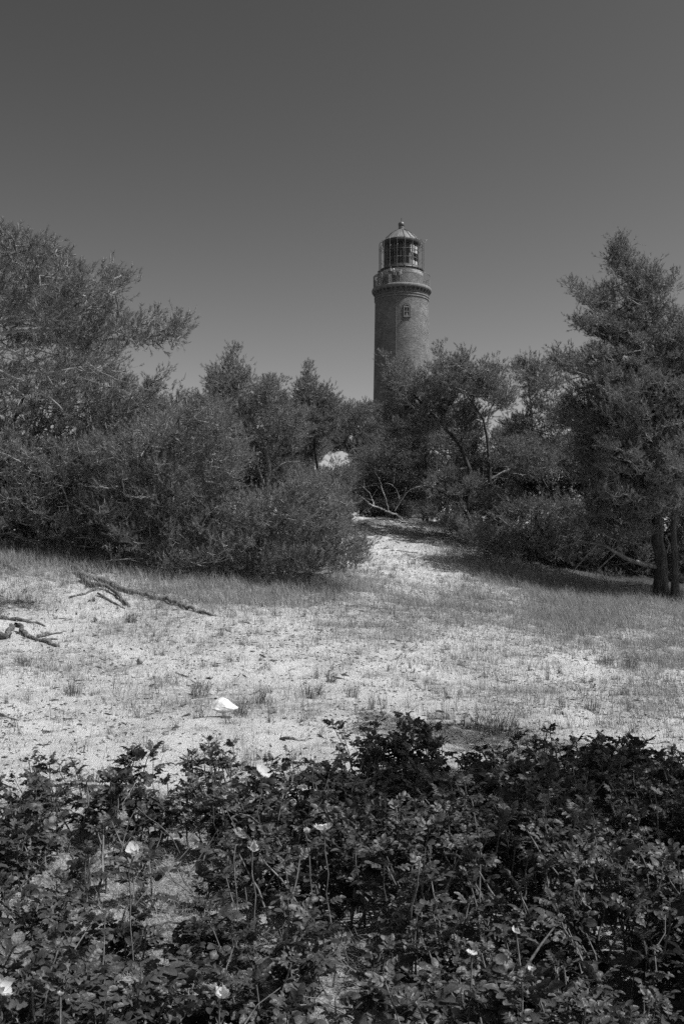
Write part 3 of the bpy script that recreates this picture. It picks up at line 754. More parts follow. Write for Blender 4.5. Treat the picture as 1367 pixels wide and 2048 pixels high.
        l_ = rg.uniform(.018, .035, (n * m_, 1)); V = np.stack([pos - a * l_, pos + b_ * l_ * .6, pos + a * l_, pos - b_ * l_ * .6], 1).reshape(-1, 3)
        mc.add(V, Q=np.arange(len(V)).reshape(-1, 4), tone=np.repeat(np.repeat(tone, m_), 4))
    mc.build('crown', [needle_mat or M_needle, M_candle], root)
    # cones hanging under the pads
    return root, n

TOT = 0
def tree(*a, **k):
    global TOT
    r_, n = pine(*a, **k); TOT += n; return r_
GP = 'pines standing round the dune clearing'
GB = 'background pines behind the clearing'

# A: big pine at the left edge, limbs sweeping right
A_poly = [(-430, 430), (-200, 400), (-60, 440), (0, 455), (90, 480), (150, 515), (178, 540), (255, 535), (262, 575), (215, 605), (160, 640), (60, 650), (-60, 640), (-430, 640)]
A_arm = [(100, 600), (230, 610), (240, 640), (290, 650), (300, 620), (330, 645), (371, 635), (365, 670), (345, 690), (300, 685), (230, 712), (150, 700), (90, 670)]
pads = pads_fill(A_poly, 16, 1.5, .34, seed=3) + pads_fill(A_arm, 15.6, .5, .28, seed=4) + pads_fill([(-200, 640), (0, 640), (130, 645), (200, 690), (212, 738), (100, 752), (-200, 755)], 17.4, .9, .34, seed=5, tight=.75)
tree('largest pine on the left with long limbs sweeping out over the clearing against the sky', 16.2,
     [(-210, 1120), (-190, 900), (-200, 740), (-230, 600), (-240, 430)], pads, r0=.17, hero=True, group=GP, seed=21, dead=70,
     limbs=[dict(p=[(-190, 745), (-60, 730), (0, 742), (60, 765), (110, 800), (135, 830)], r=.045),
            dict(p=[(-190, 720), (-40, 690), (30, 700), (85, 735), (110, 770)], r=.04),
            dict(p=[(-200, 680), (-60, 655), (0, 650), (50, 627), (62, 600), (50, 560), (30, 510)], r=.06),
            dict(p=[(-195, 700), (-30, 668), (40, 662), (95, 655), (150, 675), (240, 682), (345, 668, -.6)], r=.055),
            dict(p=[(-190, 800), (-50, 745), (40, 775), (60, 800)], r=.035),
            dict(p=[(-200, 660), (-30, 640), (60, 640), (170, 660), (240, 650)], r=.035)], candle=.16)
# B: pine below it
B1 = [(-250, 780), (-80, 740), (60, 745), (120, 720), (170, 700), (200, 690), (245, 720), (262, 765), (300, 770), (330, 752), (338, 775), (320, 795), (270, 815), (240, 850), (180, 890), (60, 930), (-250, 930)]
tree('pine on the left under the long limbs, one upturned branch pointing at the open sky', 22.3,
     [(-40, 1120), (-20, 950), (20, 850), (60, 760)], pads_fill(B1, 22.3, 1.3, .40, seed=8), r0=.10, hero=True, group=GP, seed=22, dead=30,
     limbs=[dict(p=[(10, 900), (120, 840), (200, 835), (270, 815), (325, 775)], r=.035), dict(p=[(0, 960), (60, 950), (100, 930)], r=.03)], candle=.14)
# C: three low sprawling pines hugging the slope
C1 = [(-300, 900), (0, 890), (120, 880), (200, 880), (250, 960), (240, 1040), (210, 1100), (120, 1102), (0, 1082), (-300, 1065)]
tree('low bushy pine at the left edge spreading over the long grass', 20.8, [(40, 1090), (30, 1010), (20, 930)], pads_fill(C1, 21.0, 1.1, .36, seed=9), r0=.06, group=GP, seed=23, hero=True, dead=25,
     limbs=[dict(p=[(40, 1040), (120, 1035), (170, 1060)], r=.03)])
C2 = [(170, 880), (300, 835), (420, 800), (470, 830), (500, 900), (470, 1000), (460, 1100), (440, 1140), (330, 1145), (215, 1120), (170, 1040), (180, 960)]
tree('low dense pine with twisted bare lower branches, left of the middle bush', 20.3, [(330, 1130), (325, 1060), (310, 950), (330, 860)], pads_fill(C2, 20.4, 1.2, .36, seed=10), r0=.07, group=GP, seed=24, hero=True, dead=45,
     limbs=[dict(p=[(330, 1110), (260, 1060), (200, 1040), (130, 1000)], r=.035), dict(p=[(335, 1115), (290, 1090), (240, 1080), (150, 1075)], r=.03), dict(p=[(330, 1100), (400, 1080), (440, 1110)], r=.03)])
C3 = [(430, 1000), (500, 992), (560, 985), (590, 955), (640, 960), (690, 1000), (705, 1010), (712, 1035), (700, 1050), (740, 1095), (735, 1120), (705, 1135), (640, 1148), (520, 1155), (430, 1160), (400, 1120), (410, 1040)]
tree('broad bushy young pine jutting right beside the bare sand path', 20.6, [(520, 1150), (515, 1100), (512, 1040), (520, 1000)], pads_fill(C3, 20.8, 1.2, .36, seed=11), r0=.06, group=GP, seed=25, hero=True, up=1.0, candle=.2,
     limbs=[dict(p=[(520, 1130), (600, 1110), (700, 1100)], r=.03)])
# mid-left trees
D1 = [(464, 698), (476, 705), (484, 730), (500, 750), (505, 772), (535, 765), (557, 752), (560, 780), (575, 810), (610, 830), (612, 900), (540, 905), (400, 905), (395, 850), (430, 820), (418, 790), (413, 765), (430, 742), (452, 752), (456, 715)]
tree('spire-topped pine left of centre, its pale lower trunk showing', 30, [(530, 1060), (530, 985), (545, 925), (520, 870), (480, 800), (466, 702)], pads_fill(D1, 30, 1.3, .42, seed=12, tight=.6), r0=.075, bark=M_palebark, hero=True, topf=True, nn=13, nl=.08, nw=.011, group=GB, seed=26, dens=52, candle=.12,
     limbs=[dict(p=[(533, 985), (548, 935), (575, 918), (600, 925)], r=.06), dict(p=[(530, 970), (510, 920), (500, 890)], r=.05)])
E1 = [(614, 736), (622, 745), (630, 768), (648, 782), (672, 788), (676, 815), (690, 850), (640, 880), (560, 880), (562, 830), (588, 805), (592, 772), (608, 758)]
tree('slim pointed pine between the spire-topped pine and the lighthouse', 34, [(640, 1050), (638, 950), (625, 850), (615, 742)], pads_fill(E1, 34, 1.2, .42, seed=13, tight=.55), r0=.07, nn=12, nl=.085, nw=.012, group=GB, seed=27, topf=True, dens=52, candle=.12)
tree('rounded pine top showing behind the left bushes', 27, [(360, 1060), (360, 950), (355, 830)], pads_fill([(300, 810), (350, 795), (405, 788), (430, 815), (440, 900), (280, 920), (280, 840)], 27, 1.2, .5, seed=14), r0=.12, nn=13, nl=.08, nw=.011, group=GB, seed=28, dens=52)
# low screen of background pines
Q_ = [([(560, 850), (625, 830), (660, 840), (650, 895), (618, 905), (600, 960), (550, 960)], 38, (600, 880), 'round-crowned pine below the slim pointed one'),
      ([(640, 822), (700, 812), (750, 808), (768, 850), (765, 915), (725, 920), (700, 908), (670, 903), (645, 905)], 44, (720, 905), 'flat-topped background pine just left of the lighthouse foot'),
      ([(705, 925), (745, 900), (800, 890), (855, 900), (862, 950), (850, 1010), (790, 1025), (720, 1010), (706, 960)], 41, (790, 960), 'dark pine behind the bare white dead tree'),
      ([(540, 945), (600, 940), (640, 950), (690, 950), (715, 980), (712, 1020), (660, 1030), (560, 1030)], 31, (640, 1000), 'low pine filling the gap above the bush by the path'),
      ([(430, 880), (520, 870), (600, 900), (600, 1000), (430, 1000)], 33, (500, 950), 'dark background pine behind the pale forked trunk'),
      ([(230, 860), (420, 850), (440, 980), (430, 1080), (240, 1080)], 25, (330, 920), 'dense pine filling the thicket behind the low left pines'),
      ([(-300, 840), (60, 900), (240, 840), (260, 960), (250, 1070), (100, 1080), (-300, 1060)], 23, (20, 930), 'shaded pine deep inside the left thicket'),
      ([(770, 850), (830, 840), (880, 850), (930, 880), (930, 905), (860, 895), (800, 905), (765, 900)], 38, (850, 880), 'pine crown spreading at the foot of the lighthouse'),
      ([(600, 880), (650, 880), (660, 900), (620, 935), (600, 935)], 40, (620, 920), 'small pine left of the gap of sky in the trees'),
      ([(1010, 870), (1060, 865), (1130, 880), (1180, 885), (1220, 950), (1200, 1020), (1040, 1000), (1000, 940)], 34, (1100, 950), 'dark bushy pine left of the tall right pine'),
      ([(920, 925), (1000, 905), (1040, 940), (1050, 1010), (940, 1020), (900, 960)], 37, (980, 980), 'shaded pine behind the thick leaning trunk'),
      ([(700, 880), (765, 880), (800, 960), (770, 1000), (718, 985), (704, 940)], 43, (745, 930), 'dark pine right of the gap of sky in the trees'),
      ([(600, 930), (652, 938), (700, 938), (712, 960), (690, 990), (610, 985)], 36, (655, 965), 'low pine just beneath the gap of sky in the trees'),
      ([(200, 810), (260, 800), (330, 800), (340, 870), (220, 880)], 24, (270, 850), 'pine filling the notch between the upturned branch and the rounded pine top'),
      ([(840, 890), (880, 915), (920, 925), (930, 1000), (850, 1010)], 39, (890, 960), 'dark pine under the leaning pine, behind the white dead tree'),
      ([(885, 850), (925, 862), (965, 862), (968, 920), (985, 985), (960, 1010), (900, 1000), (915, 935), (895, 900)], 35, (935, 960), 'dark pine crown between the leaning pine and the umbrella pine'),
      ([(985, 862), (1020, 850), (1060, 858), (1080, 900), (1010, 915), (982, 900)], 36, (1040, 900), 'small pine crown low between the umbrella pine and the slender pine'),
      ([(1110, 880), (1160, 870), (1210, 880), (1230, 930), (1180, 960), (1110, 930)], 38, (1170, 930), 'pine top showing in the gap left of the tall right pine'),
      ([(1200, 880), (1300, 880), (1400, 860), (1450, 1010), (1250, 1030), (1190, 960)], 33, (1300, 980), 'dense dark pine behind the tall right pine')]
for i, (poly, Y, tp, lab) in enumerate(Q_):
    tree(lab, Y, [(tp[0], 1060), (tp[0] + 4, (1060 + tp[1]) / 2), (tp[0] - 3, tp[1] - 30)], pads_fill(poly, Y, 1.3, .55, seed=40 + i, tight=.58), r0=.075, nn=12, nl=.085, nw=.012, group=GB, seed=60 + i, dens=50, candle=.05, dead=8)
# G, H, I: umbrella pines right of the lighthouse
G1 = [(772, 722), (795, 722), (812, 742), (848, 742), (862, 765), (880, 790), (935, 800), (965, 825), (968, 860), (930, 868), (895, 852), (850, 872), (790, 875), (765, 845), (780, 800), (768, 760)]
tree('leaning pine whose dark crown overlaps the lower right of the lighthouse', 32, [(940, 1075), (938, 932), (934, 906), (914, 883), (890, 856), (850, 815), (810, 770), (785, 730)], pads_fill(G1, 32, 1.2, .5, seed=15, tight=.6), r0=.085, nn=13, nl=.08, nw=.011, group=GP, seed=31, dens=52, hero=True, dead=30,
     limbs=[dict(p=[(934, 906), (905, 912), (870, 900), (850, 890)], r=.05), dict(p=[(938, 935), (900, 940), (870, 950)], r=.04)])
H1 = [(870, 692), (884, 690), (890, 712), (912, 722), (918, 706), (935, 708), (938, 735), (958, 745), (965, 726), (994, 728), (996, 755), (1012, 772), (1024, 770), (1028, 812), (1005, 825), (985, 815), (960, 800), (925, 790), (900, 800), (865, 785), (862, 742), (876, 738)]
tree('umbrella-crowned pine on a bare curved trunk right of the lighthouse', 31, [(985, 1060), (978, 930), (975, 871), (971, 842), (960, 822), (940, 804), (925, 780)], pads_fill(H1, 31, 1.3, .42, seed=16, tight=.56), r0=.085, nn=13, nl=.08, nw=.011, group=GP, seed=32, dens=52, hero=True, dead=30,
     limbs=[dict(p=[(973, 850), (976, 828), (988, 805), (990, 770)], r=.035), dict(p=[(968, 838), (935, 815), (905, 795)], r=.03), dict(p=[(974, 840), (985, 822), (1008, 810)], r=.025)])
I1 = [(1020, 728), (1034, 724), (1040, 735), (1044, 714), (1058, 720), (1068, 735), (1075, 738), (1078, 716), (1090, 718), (1100, 738), (1112, 748), (1122, 772), (1105, 782), (1080, 785), (1050, 795), (1035, 790), (1030, 765)]
I2 = [(1045, 800), (1100, 795), (1140, 800), (1160, 830), (1120, 835), (1060, 822)]
I3 = [(1005, 845), (1040, 828), (1090, 832), (1128, 858), (1110, 872), (1070, 862), (1020, 858)]
pads = pads_fill(I1, 33, 1.0, .42, seed=17, tight=.62) + pads_fill(I2, 33, .8, .36, seed=18) + pads_fill(I3, 33, .9, .36, seed=19)
tree('slender open-crowned pine between the umbrella pine and the tall right pine', 33, [(1075, 1060), (1068, 940), (1062, 833), (1062, 798), (1054, 772), (1050, 720)], pads, r0=.065, nn=13, nl=.08, nw=.011, group=GP, seed=33, topf=True, dens=50, hero=True, dead=14,
     limbs=[dict(p=[(1062, 800), (1075, 785), (1089, 766), (1086, 730)], r=.03), dict(p=[(1063, 860), (1090, 870), (1110, 872)], r=.03)])
# M: leaning trunk in the right thicket
M1 = [(1000, 890), (1060, 880), (1100, 900), (1110, 950), (1060, 960), (1020, 935), (980, 930)]
tree('thick dark leaning trunk with a low crown in the right thicket', 32, [(996, 1045), (999, 987), (1010, 955), (1021, 937), (1050, 910)], pads_fill(M1, 30.4, 1.1, .42, seed=20), r0=.12, nn=13, nl=.08, nw=.011, group=GP, seed=34, dens=46, hero=True, dead=50,
     limbs=[dict(p=[(1018, 940), (995, 950), (970, 962), (945, 985)], r=.06), dict(p=[(1005, 945), (985, 965), (960, 990)], r=.03)])
# low bushes right of the path
for i, (poly, Y, tp, lab) in enumerate([
        ([(850, 965), (900, 940), (960, 960), (1010, 1000), (1020, 1040), (980, 1075), (930, 1070), (880, 1050), (845, 1020)], 31, (930, 1000), 'low spreading pine at the top right of the sand path'),
        ([(985, 1020), (1060, 1000), (1130, 1010), (1170, 1060), (1140, 1130), (1040, 1120), (990, 1095)], 29.5, (1070, 1040), 'shaggy low pine above the long shadow on the path'),
        ([(1130, 1010), (1200, 1000), (1270, 1020), (1310, 1060), (1305, 1165), (1240, 1168), (1150, 1148), (1110, 1070)], 30, (1210, 1060), 'pale low pine seen under the long drooping limb'),
        ([(920, 1055), (960, 1050), (1010, 1075), (1040, 1100), (1010, 1110), (960, 1100), (925, 1085)], 28.5, (970, 1080), 'small dark pine bush at the edge of the sand path'),
        ([(1270, 990), (1380, 950), (1500, 980), (1500, 1180), (1350, 1175), (1270, 1150)], 30, (1420, 1050), 'low pine behind the twin trunks at the right edge')]):
    tree(lab, Y, [(tp[0], 1120), (tp[0] + 5, tp[1] + 20), (tp[0], tp[1] - 30)], pads_fill(poly, Y, 1.2, .48, seed=80 + i, tight=.6), r0=.09, nn=13, nl=.08, nw=.011, group=GP, seed=90 + i, dens=50, candle=.06, dead=22)
# J: tall pine at the right
J = [([(1237, 470), (1245, 480), (1252, 505), (1262, 512), (1262, 555), (1230, 562), (1214, 545), (1222, 522), (1210, 518), (1224, 500), (1228, 482)], 26, .5, .30),
     ([(1265, 535), (1292, 518), (1300, 535), (1318, 548), (1328, 568), (1346, 545), (1352, 552), (1345, 575), (1320, 592), (1346, 600), (1342, 625), (1290, 632), (1260, 590), (1258, 560)], 26, .8, .36),
     ([(1138, 568), (1162, 574), (1195, 590), (1212, 590), (1210, 562), (1225, 565), (1250, 585), (1290, 605), (1290, 640), (1240, 642), (1190, 625), (1150, 600)], 26, 1.0, .36),
     ([(1137, 632), (1160, 645), (1200, 640), (1290, 645), (1295, 690), (1230, 690), (1180, 668), (1150, 655)], 26, 1.1, .40),
     ([(1108, 700), (1125, 706), (1145, 706), (1175, 715), (1180, 690), (1230, 696), (1300, 690), (1345, 660), (1400, 640), (1420, 830), (1300, 825), (1200, 800), (1180, 755), (1140, 745), (1108, 732)], 26, 1.5, .5),
     ([(1135, 755), (1170, 768), (1210, 800), (1230, 835), (1180, 848), (1135, 820)], 26, 1.0, .36),
     ([(1110, 815), (1150, 825), (1280, 822), (1290, 890), (1160, 880), (1120, 850)], 26, 1.1, .36),
     ([(1290, 632), (1340, 612), (1400, 640), (1400, 770), (1290, 770)], 26.3, 1.0, .40),
     ([(1190, 740), (1380, 740), (1380, 900), (1190, 890)], 25.1, 1.3, .42),
     ([(1170, 1005), (1300, 1010), (1300, 1075), (1230, 1085), (1150, 1050)], 25.5, .8, .34),
     ([(1200, 880), (1300, 870), (1380, 870), (1380, 1020), (1290, 1040), (1200, 1000), (1190, 940)], 24.9, 1.3, .42),
     ([(1150, 885), (1250, 880), (1330, 900), (1340, 960), (1250, 975), (1180, 960), (1150, 925)], 26, 1.2, .42),
     ([(1180, 960), (1300, 965), (1310, 1000), (1200, 1010)], 25.8, 1.2, .34)]
pads = []
for k, (poly, Y, sp, r_) in enumerate(J): pads += pads_fill(poly, Y, sp, r_, seed=100 + k, tight=.60)
tree('tallest pine on the right with tapering top, heavy trunk and drooping lower limbs', 26,
     [(1325, 1200), (1316, 1100), (1310, 1000), (1304, 860), (1300, 780), (1296, 700), (1293, 630), (1275, 590), (1258, 560), (1251, 525), (1242, 492)], pads, r0=.175, nn=14, nl=.075, nw=.0095, group=GP, seed=35, topf=True, dens=54, hero=True, dead=160,
     limbs=[dict(p=[(1318, 1135), (1270, 1125), (1230, 1105), (1195, 1085), (1165, 1080), (1120, 1095), (1090, 1110)], r=.075),
            dict(p=[(1195, 1086), (1160, 1120), (1140, 1150)], r=.03), dict(p=[(1230, 1106), (1180, 1150), (1195, 1165)], r=.025), dict(p=[(1305, 1092), (1290, 1105), (1275, 1120)], r=.03),
            dict(p=[(1320, 1175), (1270, 1166), (1220, 1170)], r=.04),
            dict(p=[(1300, 990), (1240, 965), (1200, 975), (1150, 985)], r=.045), dict(p=[(1302, 940), (1250, 955), (1190, 1010)], r=.035),
            dict(p=[(1296, 690), (1250, 690), (1220, 670), (1150, 645)], r=.045), dict(p=[(1294, 650), (1230, 640), (1180, 605), (1142, 572)], r=.045),
            dict(p=[(1300, 800), (1240, 790), (1170, 740), (1115, 715)], r=.055), dict(p=[(1302, 850), (1240, 800), (1190, 770)], r=.04),
            dict(p=[(1293, 620), (1298, 575), (1290, 530)], r=.05), dict(p=[(1300, 870), (1330, 800), (1340, 740), (1365, 700)], r=.07)], candle=.05)
# K: neighbour on the right edge
K1 = [(1350, 650), (1420, 610), (1520, 600), (1620, 720), (1620, 1000), (1420, 980), (1340, 940), (1335, 850), (1350, 760)]
tree('pine at the right edge whose slimmer trunk stands beside the heavy one', 25.4, [(1352, 1195), (1345, 1100), (1348, 960), (1370, 800), (1400, 650)], pads_fill(K1, 25.6, 1.4, .46, seed=120), r0=.085, nn=14, nl=.075, nw=.0095, group=GP, seed=36, dens=50, hero=True, dead=40,
     limbs=[dict(p=[(1350, 985), (1340, 972), (1367, 972), (1400, 968)], r=.03)])
# off-frame pine that throws the shadow over the roses
tree('pine beyond the right edge that shades the rose thicket', 6, [np.array([7.4, 5.8, 0]), np.array([7.2, 5.7, 2.8]), np.array([6.5, 5.4, 5.6]), np.array([5.9, 5.4, 7.4])],
     [(np.array([c[0] + 1.0, c[1] - .3, c[2] + 1.8]), np.array([.62, .62, .40])) for c in [(3.0, 5.0, 4.2), (3.3, 5.9, 4.4), (3.9, 5.2, 4.6), (3.7, 4.5, 4.2), (4.5, 5.9, 4.7), (3.1, 6.5, 4.3), (4.0, 6.6, 4.4), (4.8, 4.8, 4.4), (5.2, 6.3, 5.0), (4.6, 5.4, 4.1), (4.7, 6.7, 4.6), (5.6, 5.6, 5.6), (2.7, 5.5, 4.0),
      (3.6, 5.6, 4.0), (2.9, 6.0, 3.9), (5.8, 6.8, 4.6), (5.8, 4.7, 4.4), (3.5, 8.6, 4.3), (4.2, 8.7, 4.4), (3.9, 8.3, 4.3), (3.2, 8.9, 4.2), (3.7, 9.2, 4.5), (4.5, 8.2, 4.2), (3.9, 7.6, 4.2), (5.0, 7.4, 4.5), (6.4, 5.4, 4.9), (4.2, 4.1, 4.0), (6.0, 6.0, 4.2), (3.4, 5.2, 5.0), (4.2, 5.9, 5.2), (3.4, 6.3, 5.0), (4.9, 5.6, 5.4), (6.6, 6.4, 4.4)]],
     r0=.16, nn=12, nl=.075, nw=.011, group=GP, seed=37, dens=110, hero=True)
# leafy shrub behind the bare branches
tree('fine-leaved pale shrub behind the bare white branches at the top of the path', 37.5, [(800, 1045), (800, 1000), (790, 960)],
     pads_fill([(690, 960), (740, 925), (780, 940), (850, 960), (862, 1010), (850, 1035), (790, 1040), (720, 1035), (700, 1000)], 38, 1.0, .5, seed=130, tight=.6), r0=.04, group=None, seed=38, dens=60,
     name='leafy_shrub', cat='shrub', leaf=10, needle_mat=M_leaf_small, candle=0)

# ------------------------------------------------------------------ bare pale dead tree, fallen wood
def wood(name, label, cat, lines, mat, depth=None, lift=0.0, jit=.12, sides=8, parts=True):
    """lines: list of (pixel polyline with optional lift, r0, r1); lies on the ground unless depth given"""
    root = None
    for k, (pl, ra, rb) in enumerate(lines):
        q = []
        for p in pl:
            if depth is not None: w_ = P(p[0], p[1], depth + (p[2] if len(p) > 2 else 0))
            else:
                w_ = G(p[0], p[1]); w_ = w_ + np.array([0, 0, (p[2] * .55 if len(p) > 2 else ra * .2)])
            q.append(w_)
        q = np.array(q); t0 = np.concatenate([[0], np.cumsum(np.linalg.norm(np.diff(q, axis=0), axis=1))])
        n = max(6, int(t0[-1] / .09)); n = min(n, 60); u = np.linspace(0, t0[-1], n)
        s = np.stack([np.interp(u, t0, q[:, i]) for i in range(3)], 1)
        for _ in range(2): s[1:-1] = s[1:-1] * .5 + (s[:-2] + s[2:]) * .25
        s[1:-1] += rng.normal(size=(n - 2, 3)) * min(.02, ra * .25)
        rr = np.linspace(ra, rb, n) * (.98 if name == 'tree_root' else .68) * (1 + .10 * np.sin(u * 9 + k)); rr[0] *= .7
        if root is None: root = empty(name, s[0]); tag(root, label, cat)
        mb = MB(); mb.tube(s, rr, sides, jit=jit)
        mb.build('stem' if k == 0 else 'branch', mat, root, True)
    return root
DT = 37.0
wood('dead_tree', 'bare bleached dead tree leaning left at the top of the sand path', 'dead tree',
     [([(809, 1046), (803, 1034), (785, 1026), (770, 1020), (748, 1012), (735, 1004), (718, 990), (700, 982)], .062, .018),
      ([(748, 1012), (742, 990), (728, 975), (712, 964), (694, 958)], .035, .012), ([(776, 1020), (772, 1000), (764, 978), (755, 950), (748, 943)], .035, .012),
      ([(789, 1022), (795, 1011), (804, 998), (810, 988), (818, 980), (830, 974), (855, 971), (875, 965), (886, 950)], .03, .01),
      ([(728, 976), (728, 950)], .014, .005), ([(722, 972), (724, 958)], .012, .005), ([(799, 1005), (798, 990), (790, 975), (782, 967), (768, 966)], .018, .006),
      ([(786, 970), (789, 938)], .012, .005), ([(808, 990), (812, 975)], .012, .005), ([(860, 972), (866, 990), (862, 1008), (850, 1035), (846, 1048)], .022, .03),
      ([(745, 992), (752, 980), (760, 974)], .01, .004), ([(760, 968), (742, 966), (735, 975)], .008, .003)], M_pale, depth=DT, sides=6)
def lying(label, lines, mat=M_drift, name='fallen_branch', cat='fallen branch', **k):
    return wood(name, label, cat, lines, mat, **k)
lying('dark twiggy dead branch lying below the bleached dead tree', [([(715, 1046, .1), (740, 1043, .12), (770, 1043, .12), (800, 1047, .08), (829, 1057, .02)], .045, .015),
      ([(770, 1044, .1), (782, 1056, .02)], .02, .01), ([(775, 1044, .1), (792, 1058, .02)], .02, .008), ([(730, 1045, .1), (750, 1050, .05)], .02, .008), ([(800, 1047, .08), (818, 1060, .03)], .02, .008), ([(725, 1052, .04), (738, 1044, .14)], .02, .008)], M_iron)
lying('short dark stick highest on the sand path', [([(776, 1081), (792, 1085), (813, 1095)], .04, .015)])
lying('thin stick lying level on the sand path', [([(768, 1098), (785, 1099)], .03, .01)])
lying('longer thin stick pointing into the shadow on the path', [([(792, 1103), (815, 1105), (835, 1107)], .03, .012)])
lying('small crooked twig near the bush on the path', [([(735, 1078), (742, 1082), (752, 1080)], .015, .007)])
lying('long weathered root running down the left slope', [([(148, 1148, .06), (170, 1158, .10), (205, 1168, .10), (240, 1186, .09), (290, 1196, .08), (330, 1202, .08), (370, 1220, .06), (418, 1232, .03), (445, 1237, -.02)], .065, .02),
      ([(165, 1160, .05), (185, 1178, .12), (215, 1184, .14), (240, 1200, .08), (258, 1218, .02)], .05, .025), ([(196, 1184, .1), (170, 1193, .06), (140, 1202, .03)], .025, .018),
      ([(143, 1140, .06), (165, 1144, .05), (190, 1150, .03)], .05, .03), ([(195, 1190, .06), (225, 1205, .02), (250, 1218, .01)], .025, .012)], name='tree_root', cat='root', jit=.22)
lying('straight weathered root at the left edge', [([(-60, 1236, .04), (0, 1241, .04), (45, 1244, .05), (70, 1250, .03), (92, 1254, 0)], .045, .02)], name='tree_root', cat='root', jit=.2)
lying('arched gnarled root at the left edge below the straight one', [([(-40, 1262, .03), (12, 1282, .05), (25, 1268, .14), (35, 1262, .16), (48, 1270, .10), (58, 1280, .04), (80, 1283, .05), (100, 1290, .03), (116, 1296, .0)], .05, .03),
      ([(75, 1278, .06), (95, 1272, .06), (125, 1270, .02)], .03, .01), ([(80, 1286, .05), (100, 1280, .05), (115, 1282, .02)], .025, .012)], name='tree_root', cat='root', jit=.2)
lying('short stub of wood in the grass near the upper left edge', [([(8, 1138, .05), (20, 1135, .08), (32, 1142, .03)], .06, .04)], name='wood_stub', cat='wood')
lying('thin curved stick lying among the grass tufts on the left sand', [([(352, 1350), (372, 1355), (392, 1368)], .014, .006)])
lying('flat piece of wood at the edge of the roses', [([(560, 1480), (580, 1483), (610, 1482)], .022, .015)], name='wood_stub', cat='wood')
lying('dark twig lying on the sand right of the root tip', [([(480, 1244), (495, 1247), (508, 1252)], .018, .008)])
lying('long low stick among the grass right of the path', [([(690, 1212), (740, 1216), (790, 1222), (830, 1218)], .016, .008)])
lying('grey broken stick at the left edge of the lower sand', [([(0, 1432), (20, 1440), (38, 1442)], .02, .01)])

def stone(name, label, cat, px, py, size, mat, seed, facet=.25, rz=0.0, sink=.25):
    rg = np.random.default_rng(seed); p = G(px, py)
    root_loc = p + [0, 0, size[2] * (1 - sink) * .5]
    n1, n2 = 14, 20; V = []
    dirs = rg.normal(size=(9, 3)); dirs /= np.linalg.norm(dirs, axis=1, keepdims=True); lim = rg.uniform(.72, .95, 9)
    for i in range(n1 + 1):
        for j in range(n2):
            t = i / n1 * math.pi; f = j / n2 * 2 * math.pi
            d = np.array([math.sin(t) * math.cos(f), math.sin(t) * math.sin(f), math.cos(t)])
            r_ = 1.0
            for q, lm in zip(dirs, lim):
                c = d @ q
                if c > 1e-3: r_ = min(r_, lm / c * (1 + facet * .0))
            V.append(d * r_ * (1 + .02 * rg.normal()))
    V = np.array(V)
    if name == 'crumpled_bag':
        xn = V[:, 0].copy(); up = V[:, 2] > 0
        V[:, 2] *= np.where(up, np.where(xn < -.35, 1.05, np.clip(1.05 - .62 * (xn + .35), .3, 1.1)), .6)
        V[:, 1] *= np.clip(1.05 - .45 * xn, .3, 1.2); V[:, 2] += .10 * np.sin(V[:, 1] * 7 + xn * 4) * up * (1 - np.abs(xn))
    V = V * np.array(size) / 2
    c_, s_ = math.cos(rz), math.sin(rz); V = V @ np.array([[c_, s_, 0], [-s_, c_, 0], [0, 0, 1]])
    Q = [[i * n2 + j, (i + 1) * n2 + j, (i + 1) * n2 + (j + 1) % n2, i * n2 + (j + 1) % n2] for i in range(n1) for j in range(n2)]
    o = mesh_obj(name, V, None, Q, [mat]); o.location = root_loc; tag(o, label, cat); return o
M_white = simple('white_plastic', .64, .5, .3, var=.22, scale=12, bump=.5)
M_rock = simple('grey_stone', .3, .8, var=.3, scale=30, bump=.5)
stone('crumpled_bag', 'crumpled white bag lying on the sand just behind the roses', 'bag', 449, 1436, (.28, .22, .19), M_white, 5, rz=-.25, sink=.15)
stone('stone', 'small grey stone standing alone on the left sand', 'stone', 280, 1330, (.09, .08, .10), M_rock, 6)
stone('stone', 'little dark pebble on the sand left of the white bag', 'stone', 354, 1458, (.05, .05, .035), M_rock, 7)

# ------------------------------------------------------------------ grass
def ribbons(mb, base, hdir, h, w, bend, tone):
    n = len(base); k = 4; t = np.linspace(0, 1, k)
    hd = np.stack([np.cos(hdir), np.sin(hdir), np.zeros(n)], 1)
    c = base[:, None] + hd[:, None] * (bend * h)[:, None, None] * (t ** 1.8)[None, :, None] + np.array([0, 0, 1.]) * (h[:, None] * (t[None] - .28 * bend[:, None] * t[None] ** 2))[..., None]
    sa = hdir + math.pi / 2 + rng.uniform(-1, 1, n); sd_ = np.stack([np.cos(sa), np.sin(sa), np.zeros(n)], 1)
    wid = w[:, None] * np.array([1, .85, .6, .12])[None]
    L_ = c - sd_[:, None] * wid[..., None] / 2; R_ = c + sd_[:, None] * wid[..., None] / 2
    V = np.stack([L_, R_], 2).reshape(-1, 3); b0 = (np.arange(n) * k * 2)[:, None, None]
    q = np.array([[0, 1, 3, 2], [2, 3, 5, 4], [4, 5, 7, 6]])[None]
    mb.add(V, Q=(b0 + q).reshape(-1, 4), tone=np.repeat(tone, k * 2))

def scatter(n, x0, x1, y0, y1):
    return rng.uniform(x0, x1, n), rng.uniform(y0, y1, n)
mb = MB()
